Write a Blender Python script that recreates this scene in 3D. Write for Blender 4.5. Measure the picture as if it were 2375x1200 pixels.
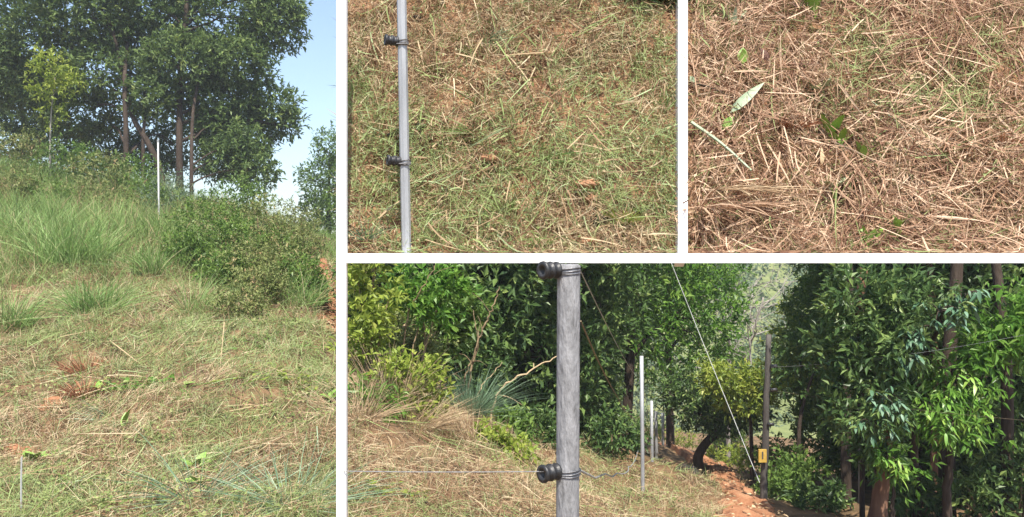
import bpy, math
import numpy as np
from mathutils import Vector, Matrix

# ------------------------------------------------------------------ scene, camera, light
sc = bpy.context.scene
for o in list(bpy.data.objects):
    bpy.data.objects.remove(o)
col = sc.collection
EYE = 1.7                      # camera height above the ground it stands on
F = 2000.0                     # focal length in pixels of the 2375 px wide photograph

cam_d = bpy.data.cameras.new('camera')
cam_d.sensor_width = 36.0
cam_d.lens = F / 2375.0 * 36.0
cam_d.clip_start = 0.05
cam_d.clip_end = 2000
cam = bpy.data.objects.new('camera', cam_d)
cam.location = (0, 0, EYE)
cam.rotation_euler = (math.radians(90), 0, 0)
col.objects.link(cam)
sc.camera = cam

SUN_EL, SUN_AZ = math.radians(62), math.radians(172)     # azimuth clockwise from +Y
world = bpy.data.worlds.new('World'); sc.world = world
world.use_nodes = True
wn = world.node_tree.nodes; wl = world.node_tree.links
bg = wn['Background']
sky = wn.new('ShaderNodeTexSky'); sky.sky_type = 'NISHITA'
sky.sun_disc = False
sky.sun_elevation = SUN_EL; sky.sun_rotation = SUN_AZ
sky.air_density = 1.0; sky.dust_density = 1.6; sky.ozone_density = 1.0
wl.new(sky.outputs[0], bg.inputs[0])
bg.inputs[1].default_value = 0.14
sun_d = bpy.data.lights.new('sun', 'SUN')
sun_d.energy = 4.6; sun_d.angle = math.radians(0.55); sun_d.color = (1.0, 0.94, 0.84)
sun = bpy.data.objects.new('sun', sun_d); col.objects.link(sun)
sdir = Vector((math.sin(SUN_AZ) * math.cos(SUN_EL), math.cos(SUN_AZ) * math.cos(SUN_EL), math.sin(SUN_EL)))
sun.rotation_euler = sdir.to_track_quat('Z', 'Y').to_euler()
sun.location = (2, -8, 14)
sc.view_settings.view_transform = 'Standard'
sc.view_settings.look = 'None'
sc.view_settings.gamma = 1.0
sc.view_settings.exposure = 0.87
sc.cycles.max_bounces = 5
sc.cycles.transparent_max_bounces = 4
sc.cycles.use_denoising = True

rng = np.random.default_rng(7)
def U(a, b, n=None): return rng.uniform(a, b, n)

# ------------------------------------------------------------------ helpers
def P(px, py, D):
    return np.array([(px - 1187.5) / F * D, D, (600.0 - py) / F * D + EYE])

def tag(o, label=None, cat=None, group=None, kind=None):
    if label: o['label'] = label
    if cat: o['category'] = cat
    if group: o['group'] = group
    if kind: o['kind'] = kind
    return o

def empty(name, loc, label, cat, group=None):
    o = bpy.data.objects.new(name, None)
    o.empty_display_size = 0.1
    o.location = tuple(loc)
    col.objects.link(o)
    return tag(o, label, cat, group)

class MB:
    """collects triangles / quads with one random number per vertex"""
    def __init__(s): s.v = []; s.q = []; s.t = []; s.r = []; s.n = 0
    def add(s, v, quads=None, tris=None, r=0.5):
        v = np.asarray(v, float).reshape(-1, 3)
        if quads is not None and len(quads): s.q.append(np.asarray(quads, int).reshape(-1, 4) + s.n)
        if tris is not None and len(tris): s.t.append(np.asarray(tris, int).reshape(-1, 3) + s.n)
        s.v.append(v)
        r = np.full(len(v), r, float) if np.isscalar(r) else np.asarray(r, float)
        s.r.append(r); s.n += len(v)
        return s
    def mesh(s, name, mat, origin=(0, 0, 0), smooth=False):
        v = np.concatenate(s.v) - np.asarray(origin, float)
        q = np.concatenate(s.q) if s.q else np.zeros((0, 4), int)
        t = np.concatenate(s.t) if s.t else np.zeros((0, 3), int)
        me = bpy.data.meshes.new(name)
        me.vertices.add(len(v)); me.vertices.foreach_set('co', v.astype(np.float32).ravel())
        nl = q.size + t.size
        me.loops.add(nl)
        me.loops.foreach_set('vertex_index', np.concatenate([q.ravel(), t.ravel()]).astype(np.int32))
        me.polygons.add(len(q) + len(t))
        ls = np.concatenate([np.arange(len(q)) * 4, q.size + np.arange(len(t)) * 3]).astype(np.int32)
        me.polygons.foreach_set('loop_start', ls)
        me.update(calc_edges=True)
        if not smooth: me.shade_flat()
        a = me.attributes.new('rnd', 'FLOAT', 'POINT')
        a.data.foreach_set('value', np.concatenate(s.r).astype(np.float32))
        me.materials.append(mat)
        return me
    def build(s, name, mat, parent=None, origin=None, smooth=False):
        org = np.zeros(3)
        if parent is not None: org = np.array(parent.matrix_basis.translation if parent.parent is None else parent.parent.matrix_basis.translation)
        elif origin is not None: org = np.asarray(origin, float)
        o = bpy.data.objects.new(name, s.mesh(name, mat, org, smooth))
        col.objects.link(o)
        if parent is not None: o.parent = parent
        elif origin is not None: o.location = tuple(org)
        return o

def norm(a): return a / np.maximum(np.linalg.norm(a, axis=-1, keepdims=True), 1e-9)

def blades(mb, p, d, L, W, bend, rnd, segs=2, side=None):
    """ribbons: base p, direction d, length L, width W, bend vector (added * t^2)"""
    n = len(p)
    d = norm(d); L = np.broadcast_to(np.asarray(L, float), (n,)); W = np.broadcast_to(np.asarray(W, float), (n,))
    if side is None:
        side = norm(np.cross(d, norm(rng.normal(size=(n, 3)) + [0, -.35, .5])))
    bend = np.broadcast_to(bend, (n, 3))
    rows = []
    for k in range(segs):
        t = k / segs
        c = p + d * (L * t)[:, None] + bend * (t * t)
        w = (W * (1 - .55 * t) * (0.75 if k == 0 else 1) * .5)[:, None]
        rows += [c - side * w, c + side * w]
    rows.append(p + d * L[:, None] + bend)
    k = 2 * segs + 1
    v = np.stack(rows, 1).reshape(-1, 3)
    b = np.arange(n)[:, None] * k
    q = np.concatenate([b + np.array([2 * i, 2 * i + 1, 2 * i + 3, 2 * i + 2]) for i in range(segs - 1)]) if segs > 1 else None
    t = b + np.array([2 * segs - 2, 2 * segs - 1, 2 * segs])
    mb.add(v, q, t, np.repeat(rnd, k))

def leaves(mb, p, d, L, W, rnd, nrm=None, fold=.25):
    """folded pointed leaf of two quads' worth of triangles"""
    n = len(p); d = norm(d)
    L = np.broadcast_to(np.asarray(L, float), (n,))[:, None]; W = np.broadcast_to(np.asarray(W, float), (n,))[:, None]
    if nrm is None: nrm = rng.normal(size=(n, 3)) * .6 + [0, 0, 1]
    s = norm(np.cross(d, nrm)); u = np.cross(s, d)
    mid = p + d * L * .45
    v = np.stack([p, mid + s * W * .5 + u * W * fold, p + d * L - u * L * .12, mid - s * W * .5 + u * W * fold], 1).reshape(-1, 3)
    b = np.arange(n)[:, None] * 4
    mb.add(v, None, np.concatenate([b + [0, 1, 2], b + [0, 2, 3]]), np.repeat(rnd, 4))

def tube(mb, pts, rad, sides=7, r=.5, cap=True):
    pts = np.asarray(pts, float); m = len(pts)
    rad = np.broadcast_to(np.asarray(rad, float), (m,))
    tan = norm(np.gradient(pts, axis=0))
    ref = np.array([0, 0, 1.]) if abs(tan[0][2]) < .9 else np.array([0, 1., 0])
    ang = np.arange(sides) / sides * 2 * math.pi
    vs = []
    for i in range(m):
        a = norm(np.cross(tan[i], ref)); b = np.cross(a, tan[i])
        vs.append(pts[i] + rad[i] * (np.cos(ang)[:, None] * a + np.sin(ang)[:, None] * b))
    v = np.concatenate(vs)
    i = np.arange(sides); j = (i + 1) % sides
    q = np.concatenate([np.stack([k * sides + i, k * sides + j, (k + 1) * sides + j, (k + 1) * sides + i], 1) for k in range(m - 1)])
    t = []
    if cap:
        v = np.concatenate([v, pts[:1], pts[-1:]])
        c0, c1 = m * sides, m * sides + 1
        t = np.concatenate([np.stack([np.full(sides, c0), j, i], 1), np.stack([np.full(sides, c1), (m - 1) * sides + i, (m - 1) * sides + j], 1)])
    mb.add(v, q, t, r)

def box(mb, lo, hi):
    (a, b, c), (d, e, f) = lo, hi
    v = [(a, b, c), (d, b, c), (d, e, c), (a, e, c), (a, b, f), (d, b, f), (d, e, f), (a, e, f)]
    mb.add(v, [(0, 3, 2, 1), (4, 5, 6, 7), (0, 1, 5, 4), (1, 2, 6, 5), (2, 3, 7, 6), (3, 0, 4, 7)])
    return mb

def bez(pts, n=10, wob=0.0):
    """smooth curve through points (Catmull-Rom) with a little wobble"""
    pts = np.asarray(pts, float)
    e = np.concatenate([2 * pts[:1] - pts[1:2], pts, 2 * pts[-1:] - pts[-2:-1]])
    out = []
    for i in range(len(pts) - 1):
        for t in np.linspace(0, 1, n, endpoint=False):
            p0, p1, p2, p3 = e[i:i + 4]
            out.append(.5 * ((2 * p1) + (p2 - p0) * t + (2 * p0 - 5 * p1 + 4 * p2 - p3) * t * t + (3 * p1 - p0 - 3 * p2 + p3) * t ** 3))
    out.append(pts[-1]); out = np.array(out)
    if wob: out[1:-1] += rng.normal(size=out[1:-1].shape) * wob
    return out

_lat = rng.uniform(0, 1, (64, 64))
def vnoise(x, y):
    x = np.asarray(x, float); y = np.asarray(y, float)
    xi = np.floor(x).astype(int); yi = np.floor(y).astype(int)
    fx = x - xi; fy = y - yi
    fx = fx * fx * (3 - 2 * fx); fy = fy * fy * (3 - 2 * fy)
    g = lambda a, b: _lat[a % 64, b % 64]
    return (g(xi, yi) * (1 - fx) + g(xi + 1, yi) * fx) * (1 - fy) + (g(xi, yi + 1) * (1 - fx) + g(xi + 1, yi + 1) * fx) * fy
def fbm(x, y, o=3):
    s = 0; a = .5; tot = 0
    for k in range(o):
        s = s + a * vnoise(np.asarray(x) * 2 ** k + 11.3 * k, np.asarray(y) * 2 ** k + 5.1 * k); tot += a; a *= .5
    return s / tot

# ------------------------------------------------------------------ materials
def srgb(c):
    return tuple(((x / 255.) / 12.92 if x / 255. <= .04045 else ((x / 255. + .055) / 1.055) ** 2.4) for x in c)

def ramp_mat(name, stops, transl=0.0, rough=.6, spec=.3):
    """colour picked by each blade's or leaf's own random number"""
    m = bpy.data.materials.new(name); m.use_nodes = True
    nt = m.node_tree; b = nt.nodes['Principled BSDF']
    at = nt.nodes.new('ShaderNodeAttribute'); at.attribute_name = 'rnd'
    cr = nt.nodes.new('ShaderNodeValToRGB')
    e = cr.color_ramp.elements
    while len(e) < len(stops): e.new(.5)
    for i, (p, c) in enumerate(stops):
        e[i].position = p; e[i].color = (*c, 1)
    nt.links.new(at.outputs['Fac'], cr.inputs[0])
    nt.links.new(cr.outputs[0], b.inputs['Base Color'])
    b.inputs['Roughness'].default_value = rough
    b.inputs['Specular IOR Level'].default_value = spec
    if transl:
        tr = nt.nodes.new('ShaderNodeBsdfTranslucent'); mx = nt.nodes.new('ShaderNodeMixShader')
        nt.links.new(cr.outputs[0], tr.inputs[0])
        mx.inputs[0].default_value = transl
        nt.links.new(b.outputs[0], mx.inputs[1]); nt.links.new(tr.outputs[0], mx.inputs[2])
        nt.links.new(mx.outputs[0], nt.nodes['Material Output'].inputs[0])
    return m

def noise_mat(name, stops, scale=5., detail=6., rough=.9, bump=.3, stretch=(1, 1, 1), metallic=0., bscale=None, spec=.25):
    m = bpy.data.materials.new(name); m.use_nodes = True
    nt = m.node_tree; b = nt.nodes['Principled BSDF']
    tc = nt.nodes.new('ShaderNodeTexCoord'); mp = nt.nodes.new('ShaderNodeMapping')
    mp.inputs['Scale'].default_value = stretch
    nt.links.new(tc.outputs['Object'], mp.inputs[0])
    nz = nt.nodes.new('ShaderNodeTexNoise'); nz.inputs['Scale'].default_value = scale; nz.inputs['Detail'].default_value = detail
    nz.inputs['Roughness'].default_value = .65
    nt.links.new(mp.outputs[0], nz.inputs['Vector'])
    cr = nt.nodes.new('ShaderNodeValToRGB'); e = cr.color_ramp.elements
    while len(e) < len(stops): e.new(.5)
    for i, (p, c) in enumerate(stops):
        e[i].position = p; e[i].color = (*c, 1)
    nt.links.new(nz.outputs[0], cr.inputs[0]); nt.links.new(cr.outputs[0], b.inputs['Base Color'])
    b.inputs['Roughness'].default_value = rough; b.inputs['Metallic'].default_value = metallic
    b.inputs['Specular IOR Level'].default_value = spec
    if bump:
        n2 = nt.nodes.new('ShaderNodeTexNoise'); n2.inputs['Scale'].default_value = bscale or scale * 4; n2.inputs['Detail'].default_value = 8
        nt.links.new(mp.outputs[0], n2.inputs['Vector'])
        bp = nt.nodes.new('ShaderNodeBump'); bp.inputs['Strength'].default_value = bump; bp.inputs['Distance'].default_value = .03
        nt.links.new(n2.outputs[0], bp.inputs['Height']); nt.links.new(bp.outputs[0], b.inputs['Normal'])
    return m

M = {}
M['ground'] = noise_mat('ground_soil', [(.25, (.06, .04, .022)), (.45, (.12, .08, .042)), (.58, (.22, .135, .07)), (.7, (.09, .08, .035))], 2.2, 10, bump=.8, bscale=26)
M['soil'] = noise_mat('orange_soil', [(.3, (.15, .065, .032)), (.45, (.29, .13, .065)), (.58, (.38, .19, .10)), (.72, (.46, .27, .16))], 4.5, 14, bump=1., bscale=26)
M['bank'] = noise_mat('bank_soil', [(.3, (.09, .05, .028)), (.45, (.19, .11, .058)), (.58, (.32, .17, .09)), (.7, (.17, .13, .06))], 9, 12, bump=1., bscale=55)
M['litter'] = ramp_mat('mown_litter', [(0, (.15, .07, .038)), (.15, (.29, .18, .10)), (.32, (.43, .32, .185)), (.47, (.58, .48, .31)), (.52, (.25, .245, .105)), (.7, (.18, .24, .075)), (.86, (.27, .34, .12)), (1, (.34, .41, .22))], .12, .7)
M['straw'] = ramp_mat('dry_straw', [(0, (.13, .055, .032)), (.25, (.31, .175, .105)), (.55, (.47, .31, .195)), (.8, (.66, .49, .34)), (.86, (.26, .27, .11)), (1, (.24, .30, .11))], .12, .65)
M['grass'] = ramp_mat('green_grass', [(0, (.10, .16, .04)), (.35, (.16, .26, .065)), (.6, (.24, .35, .10)), (.8, (.34, .39, .16)), (.9, (.46, .38, .22)), (1, (.42, .27, .16))], .25, .55)
M['tussock'] = ramp_mat('tussock_grass', [(0, (.09, .16, .04)), (.4, (.17, .29, .075)), (.75, (.27, .41, .13)), (.86, (.38, .45, .2)), (.93, (.54, .46, .28)), (1, (.4, .26, .14))], .25, .5)
M['bluegrass'] = ramp_mat('blue_green_grass', [(0, (.10, .18, .10)), (.6, (.2, .30, .18)), (1, (.36, .44, .30))], .2, .5)
M['deadred'] = ramp_mat('red_brown_grass', [(0, (.16, .06, .03)), (.5, (.33, .14, .07)), (1, (.46, .25, .13))], .1, .7)
M['drybrown'] = ramp_mat('dry_brown_grass', [(0, (.20, .12, .065)), (.5, (.38, .26, .15)), (1, (.52, .41, .26))], .15, .7)
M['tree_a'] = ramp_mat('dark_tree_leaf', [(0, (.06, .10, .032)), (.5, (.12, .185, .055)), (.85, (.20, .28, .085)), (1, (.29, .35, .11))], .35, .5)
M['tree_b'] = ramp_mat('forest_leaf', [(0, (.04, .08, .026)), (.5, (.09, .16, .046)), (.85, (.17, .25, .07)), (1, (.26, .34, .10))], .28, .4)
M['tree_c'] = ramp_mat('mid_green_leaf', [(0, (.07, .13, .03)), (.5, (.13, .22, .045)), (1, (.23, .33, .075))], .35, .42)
M['yellow'] = ramp_mat('yellow_green_leaf', [(0, (.17, .24, .04)), (.5, (.29, .37, .06)), (1, (.44, .47, .11))], .4, .45)
M['bright'] = ramp_mat('bright_green_leaf', [(0, (.07, .17, .025)), (.5, (.13, .27, .04)), (1, (.24, .38, .07))], .4, .4)
M['bluegreen'] = ramp_mat('blue_green_leaf', [(0, (.04, .10, .05)), (.5, (.08, .16, .085)), (1, (.16, .26, .15))], .2, .5, .35)
M['olive'] = ramp_mat('olive_shrub_leaf', [(0, (.12, .16, .05)), (.5, (.21, .25, .08)), (.85, (.31, .32, .13)), (1, (.42, .30, .16))], .3, .55)
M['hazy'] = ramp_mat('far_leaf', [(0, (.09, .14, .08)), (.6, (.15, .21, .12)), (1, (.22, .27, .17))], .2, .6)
M['ground_weed'] = ramp_mat('ground_weed_leaf', [(0, (.14, .19, .05)), (.4, (.22, .29, .08)), (.8, (.32, .37, .13)), (1, (.42, .42, .2))], .3, .5)
M['bark'] = noise_mat('dark_bark', [(.3, (.028, .02, .015)), (.6, (.07, .05, .036)), (.8, (.11, .085, .065))], 7, 8, bump=.8, stretch=(1, 1, .25))
M['redbark'] = noise_mat('red_brown_bark', [(.3, (.09, .045, .028)), (.55, (.19, .10, .06)), (.8, (.29, .18, .12))], 7, 8, bump=.7, stretch=(1, 1, .25))
M['palebark'] = noise_mat('pale_grey_bark', [(.3, (.20, .18, .15)), (.6, (.36, .33, .29)), (.8, (.46, .43, .39))], 8, 8, bump=.5, stretch=(1, 1, .3))
M['twig'] = noise_mat('brown_twig', [(.3, (.16, .11, .06)), (.7, (.34, .25, .15))], 12, 5, bump=.3)
M['steel'] = noise_mat('galvanised_steel', [(.3, (.30, .31, .32)), (.55, (.42, .43, .44)), (.75, (.55, .56, .56))], 14, 8, rough=.5, bump=.08, stretch=(1, 1, .2), metallic=.35, spec=.5)
M['oldpipe'] = noise_mat('weathered_grey_pipe', [(.26, (.12, .12, .12)), (.40, (.215, .215, .22)), (.55, (.265, .265, .272)), (.72, (.36, .36, .37))], 48, 16, rough=.8, bump=.4, stretch=(1.3, 1.3, .30), bscale=90)
M['palepole'] = noise_mat('pale_metal_pole', [(.3, (.36, .37, .37)), (.7, (.56, .56, .55))], 9, 5, rough=.5, bump=.05, stretch=(1, 1, .2), metallic=.1)
M['insulator'] = noise_mat('black_insulator', [(.3, (.012, .012, .013)), (.7, (.035, .035, .037))], 30, 4, rough=.45, bump=.1, spec=.5)
M['wire'] = noise_mat('galvanised_wire', [(.3, (.33, .34, .35)), (.7, (.60, .61, .62))], 40, 3, rough=.4, bump=0, metallic=.5)
M['rustwire'] = noise_mat('rusty_wire', [(.3, (.14, .10, .06)), (.7, (.28, .23, .15))], 40, 3, rough=.7, bump=0)
M['darkwire'] = noise_mat('dull_tie_wire', [(.3, (.07, .07, .075)), (.7, (.2, .2, .21))], 60, 3, rough=.5, bump=0, metallic=.4)
M['wood'] = noise_mat('weathered_dark_wood', [(.3, (.05, .043, .038)), (.55, (.10, .09, .08)), (.8, (.17, .15, .13))], 8, 10, bump=.6, stretch=(1, 1, .15))
M['yellowpaint'] = noise_mat('faded_yellow_plate', [(.3, (.34, .2, .04)), (.5, (.48, .31, .06)), (.7, (.58, .40, .12))], 9, 6, rough=.6, bump=.1)
M['white'] = noise_mat('white_paint', [(.3, (.80, .80, .79)), (.7, (.86, .86, .85))], 6, 6, rough=.55, bump=0)
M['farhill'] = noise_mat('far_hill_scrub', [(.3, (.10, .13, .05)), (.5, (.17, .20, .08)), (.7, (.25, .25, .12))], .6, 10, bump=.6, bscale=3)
M['bankclod'] = noise_mat('crumbly_orange_soil', [(.3, (.24, .12, .06)), (.5, (.38, .20, .11)), (.7, (.48, .29, .17))], 60, 10, bump=.4, bscale=160)
M['stone'] = noise_mat('dark_stone', [(.3, (.014, .013, .012)), (.7, (.05, .046, .042))], 4, 8, bump=.7)
M['bleaf'] = noise_mat('broad_green_leaf', [(.3, (.15, .28, .04)), (.7, (.27, .42, .08))], 9, 4, rough=.45, bump=.15, spec=.4)
M['paleleaf'] = noise_mat('pale_green_leaf', [(.3, (.25, .33, .20)), (.7, (.36, .43, .28))], 9, 4, rough=.5, bump=.15, spec=.4)
M['darkleaf'] = noise_mat('dark_red_leaf', [(.3, (.05, .018, .014)), (.7, (.12, .045, .03))], 12, 4, rough=.6, bump=.2)
M['tanleaf'] = noise_mat('tan_dry_leaf', [(.3, (.45, .33, .19)), (.7, (.60, .46, .28))], 12, 4, rough=.7, bump=.2)

# ------------------------------------------------------------------ terrain: a hill on the left falling to a wooded valley on the right
ctrl = [P(*c) for c in [
    (-500, 1182, 5.7), (22, 1182, 5.7), (400, 1182, 5.6), (780, 1182, 5.5),
    (-500, 1000, 7.3), (22, 1000, 7.2), (400, 1000, 7.1), (780, 1000, 7.0),
    (-500, 800, 10), (22, 800, 9.8), (400, 800, 9.6), (780, 800, 9.5),
    (-300, 620, 14), (22, 615, 14), (400, 655, 13.5), (780, 670, 13),
    (-300, 500, 20), (100, 512, 19), (400, 552, 20), (760, 585, 19),
    (-300, 390, 28), (22, 395, 28), (200, 428, 30), (400, 490, 33), (600, 520, 34), (780, 565, 30),
    (-300, 430, 45), (100, 480, 46), (400, 535, 46), (700, 610, 46), (400, 590, 62), (-200, 540, 62),
    (1000, 1200, 5.8), (1300, 1200, 6.3), (830, 930, 7.3), (1000, 1005, 7.9), (1250, 1072, 9), (1400, 1200, 8),
    (830, 840, 10), (1000, 940, 11), (1250, 1020, 13), (1000, 800, 25), (1250, 900, 25),
    (1490, 1180, 11), (1470, 1075, 14), (1512, 1138, 15), (1522, 1085, 21), (1550, 1058, 30),
    (1600, 1105, 14), (1636, 1180, 11), (1720, 1210, 11), (1690, 1145, 14.5), (1670, 1098, 19), (1640, 1078, 24),
    (1790, 1205, 11.2), (1850, 1175, 13), (2030, 1215, 10.5), (2200, 1230, 10), (2400, 1250, 9.5), (2900, 1260, 10),
    (2000, 1110, 18), (2300, 1105, 18), (2900, 1100, 20), (1550, 1010, 45), (1700, 1045, 40), (2000, 1050, 40), (2400, 1050, 40),
    (1200, 960, 45), (1500, 980, 62), (2400, 980, 62)]]
ctrl += [np.array(c) + [0, 0, EYE] for c in [(0, 0, -1.68), (-6, 0, -1.7), (5, 0, -2.3), (0, -6, -1.7), (-12, -6, -1.7), (12, -6, -3.), (10, 3, -2.6)]]
ctrl = np.array(ctrl)
def _phi(r2): return .5 * r2 * np.log(r2 + 1e-9)
_A = ctrl[:, :2]; _n = len(_A)
_K = _phi(((_A[:, None] - _A[None]) ** 2).sum(-1)) + np.eye(_n) * .4
_Q = np.concatenate([np.ones((_n, 1)), _A], 1)
_S = np.block([[_K, _Q], [_Q.T, np.zeros((3, 3))]])
_w = np.linalg.solve(_S, np.concatenate([ctrl[:, 2], np.zeros(3)]))
def H0(x, y):
    x = np.asarray(x, float).ravel(); y = np.asarray(y, float).ravel()
    out = np.empty(len(x))
    for a in range(0, len(x), 20000):
        q = np.stack([x[a:a + 20000], y[a:a + 20000]], 1)
        out[a:a + 20000] = _phi(((q[:, None] - _A[None]) ** 2).sum(-1)) @ _w[:_n] + _w[_n] + q @ _w[_n + 1:]
    return out
# regular table for quick look-up
GX0, GX1, GY0, GY1, GS = -42., 46., -7., 64., .25
gx = np.arange(GX0, GX1 + GS / 2, GS); gy = np.arange(GY0, GY1 + GS / 2, GS)
XX, YY = np.meshgrid(gx, gy)
ZZ = H0(XX, YY).reshape(XX.shape)
ZZ = np.clip(ZZ, EYE - 14, EYE + 5)
ZZ += (fbm(XX * .8, YY * .8, 3) - .5) * .34 * np.clip((YY - 3) / 6, .2, 1) + (fbm(XX * 2.2 + 9, YY * 2.2, 2) - .5) * .30 * np.clip((YY - 3) / 4, 0, 1)
def H(x, y):
    x = np.asarray(x, float); y = np.asarray(y, float)
    fx = np.clip((x - GX0) / GS, 0, len(gx) - 1.001); fy = np.clip((y - GY0) / GS, 0, len(gy) - 1.001)
    i = fx.astype(int); j = fy.astype(int); fx = fx - i; fy = fy - j
    return (ZZ[j, i] * (1 - fx) + ZZ[j, i + 1] * fx) * (1 - fy) + (ZZ[j + 1, i] * (1 - fx) + ZZ[j + 1, i + 1] * fx) * fy
def G(px, D, dz=0.0):
    """ground point at a bearing and a distance"""
    x = (px - 1187.5) / F * D
    return np.array([x, D, float(H(x, D)) + dz])

mb = MB(); ny, nx = XX.shape
idx = np.arange(nx * ny).reshape(ny, nx)
mb.add(np.stack([XX, YY, ZZ], -1).reshape(-1, 3), np.stack([idx[:-1, :-1], idx[:-1, 1:], idx[1:, 1:], idx[1:, :-1]], -1).reshape(-1, 4))
ground = tag(mb.build('ground', M['ground'], smooth=True), kind='structure')
# the ground beyond, down in the valley and out to the horizon
mb = MB()
mb.add([(-900, -900, EYE - 15), (900, -900, EYE - 15), (900, 1500, EYE - 15), (-900, 1500, EYE - 15)], [(0, 1, 2, 3)])
tag(mb.build('valley_ground', M['ground']), kind='structure')

# ------------------------------------------------------------------ paths of bare orange earth
def path(name, pts, widths, step=None):
    pts = np.array(pts); c = bez(pts, 30); w = np.interp(np.linspace(0, len(pts) - 1, len(c)), range(len(pts)), widths)
    tan = norm(np.gradient(c[:, :2], axis=0)); nrm = np.stack([-tan[:, 1], tan[:, 0]], 1)
    k = 13; ss = np.linspace(-1, 1, k); rows = []
    for i in range(len(c)):
        ww = w[i] * (1 + .9 * (fbm(i * .21, 3., 3) - .5))
        xy = c[i, :2] + nrm[i] * (ss[:, None] * ww * .5)
        dz = .03 * (1 - ss ** 6) - .02 * (np.abs(ss) > .99) * 6
        st = step[1] if step and c[i, 1] > step[0] else 0
        dz = dz + (fbm(xy[:, 0] * 3.1, xy[:, 1] * 3.1, 3) - .5) * .14 * (np.abs(ss) < .99) + .02
        z = H(xy[:, 0], xy[:, 1]) + dz + st * (np.abs(ss) < .99)
        rows.append(np.column_stack([xy, z]))
    n = len(rows); idx = np.arange(n * k).reshape(n, k); m = MB()
    m.add(np.concatenate(rows), np.stack([idx[:-1, :-1], idx[:-1, 1:], idx[1:, 1:], idx[1:, :-1]], -1).reshape(-1, 4))
    tag(m.build(name, M['soil'], smooth=False), kind='structure')
    return c[:, :2], w
PATHS = [path('forest_path', [G(1712, 7.5), G(1735, 9.5), G(1726, 12), G(1692, 14.5), G(1672, 18), G(1640, 22), G(1570, 28), G(1545, 34)], [.85, .78, .66, .62, .62, .62, .7, .7], (14.4, .14)),
         path('hill_path', [G(800, 10.2), G(778, 11.6), G(765, 13.2), G(758, 15), G(750, 16.5)], [.6, .5, .34, .28, .2])]
def off_path(x, y, margin=0.):
    ok = np.ones(len(x), bool)
    for c, w in PATHS:
        for (cx, cy), ww in zip(c, w):
            ok &= (x - cx) ** 2 + (y - cy) ** 2 > (ww * .5 + margin) ** 2
    return ok

def path_litter():
    mb = MB()
    for c, w in PATHS:
        n = 700; j = rng.integers(0, len(c), n); q = rng.normal(size=n) * .33
        x = c[j, 0] + q * w[j] + rng.normal(size=n) * .05; y = c[j, 1] + rng.normal(size=n) * .15
        p = np.column_stack([x, y, H(x, y) + .07 + np.where((y > 14.4) & (x > 0), .14, 0)])
        leaves(mb, p, rng.normal(size=(n, 3)) * [1, 1, .2], U(.03, .10, n), U(.015, .05, n), U(0, .48, n), rng.normal(size=(n, 3)) * .3 + [0, 0, 1])
    tag(mb.build('fallen_leaves', M['litter']), 'dry leaves and crumbs scattered on the bare paths', 'leaves', kind='stuff')
path_litter()

# ------------------------------------------------------------------ white frame in place of the gutters between views, carrying a steep bank
FD = 2.6
def X(px, D=FD): return (px - 1187.5) / F * D
def Z(py, D=FD): return (600 - py) / F * D + EYE
XR = 2.25; ZT = EYE + 1.42
fr = empty('gutter_frame', (X(791.5), FD, float(H(X(791.5), FD))), 'white painted slim frame of posts and a long beam standing in for the gutters between the views', 'frame')
def fpart(name, lo, hi): box(MB(), lo, hi).build(name, M['white'], fr)
fpart('post', (X(780), FD, float(H(X(790), FD)) - .1), (X(803), FD + .022, ZT))
fpart('post', (XR, FD, float(H(XR, FD)) - .1), (XR + .03, FD + .022, ZT))
fpart('beam', (X(803), FD - .002, Z(610.5)), (XR, FD + .024, Z(588)))
DX0 = X(790); DY1 = 3.55
m = MB(); zb, zt2 = Z(608), Z(596)
v = []
for z in (zb, zt2): v += [(X(803), FD + .026, z), (XR, FD + .026, z), (XR + .6, DY1, z), (X(793, DY1), DY1, z)]
m.add(v, [(3, 2, 1, 0), (4, 5, 6, 7), (0, 1, 5, 4), (1, 2, 6, 5), (2, 3, 7, 6), (3, 0, 4, 7)])
m.build('deck', M['white'], fr)
fpart('rear_post', (X(792, DY1) - .0, DY1 - .03, float(H(X(791, DY1), DY1)) - .1), (X(792, DY1) + .014, DY1, zb))
fpart('rear_post', (XR + .5, DY1 - .04, float(H(XR + .5, DY1)) - .1), (XR + .54, DY1, zb))

# divider rail lying up the slope of the bank
BS = math.tan(math.radians(58)); m = MB(); v = []
for py_ in (589, -160):
    for th in (0., .075):
        y_ = FD + .03
        for _ in range(30): y_ = FD + .004 + ((600 - py_) / F * y_) / BS
        for px_ in (1573, 1595): v.append(P(px_, py_, y_) + np.array([0, .85, -.53]) * th)
m.add(v, [(0, 1, 5, 4), (2, 6, 7, 3), (0, 4, 6, 2), (1, 3, 7, 5), (4, 5, 7, 6), (0, 2, 3, 1)])
m.build('divider_rail', M['white'], fr)

# the bank: steep slope rising from the beam to a crest above the frame
BS = math.tan(math.radians(58))
def bank_y(x, z):
    return FD + .075 + (z - EYE) / BS + (fbm(x * 3 + 4, z * 3, 3) - .5) * .10 + (fbm(x * 12, z * 12 + 3, 2) - .5) * .035
zs = np.linspace(Z(600), EYE + 1.30, 70); us = np.linspace(0, 1, 150)
def bank_x(u, z):
    yy = FD + .075 + (z - EYE) / BS
    return X(797) * yy / FD * (1 - u) + (XR + .3 * (z - EYE)) * u
BXX = np.array([[float(bank_x(u, z)) for u in us] for z in zs]); BZZ = np.repeat(zs[:, None], len(us), 1)
BYY = bank_y(BXX, BZZ)
m = MB(); n0, n1 = BXX.shape; idx = np.arange(n0 * n1).reshape(n0, n1)
V = np.stack([BXX, BYY, BZZ], -1).reshape(-1, 3)
top = np.stack([BXX[-1], np.full(n1, DY1 - .02), np.full(n1, EYE + 1.22)], -1)
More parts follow.
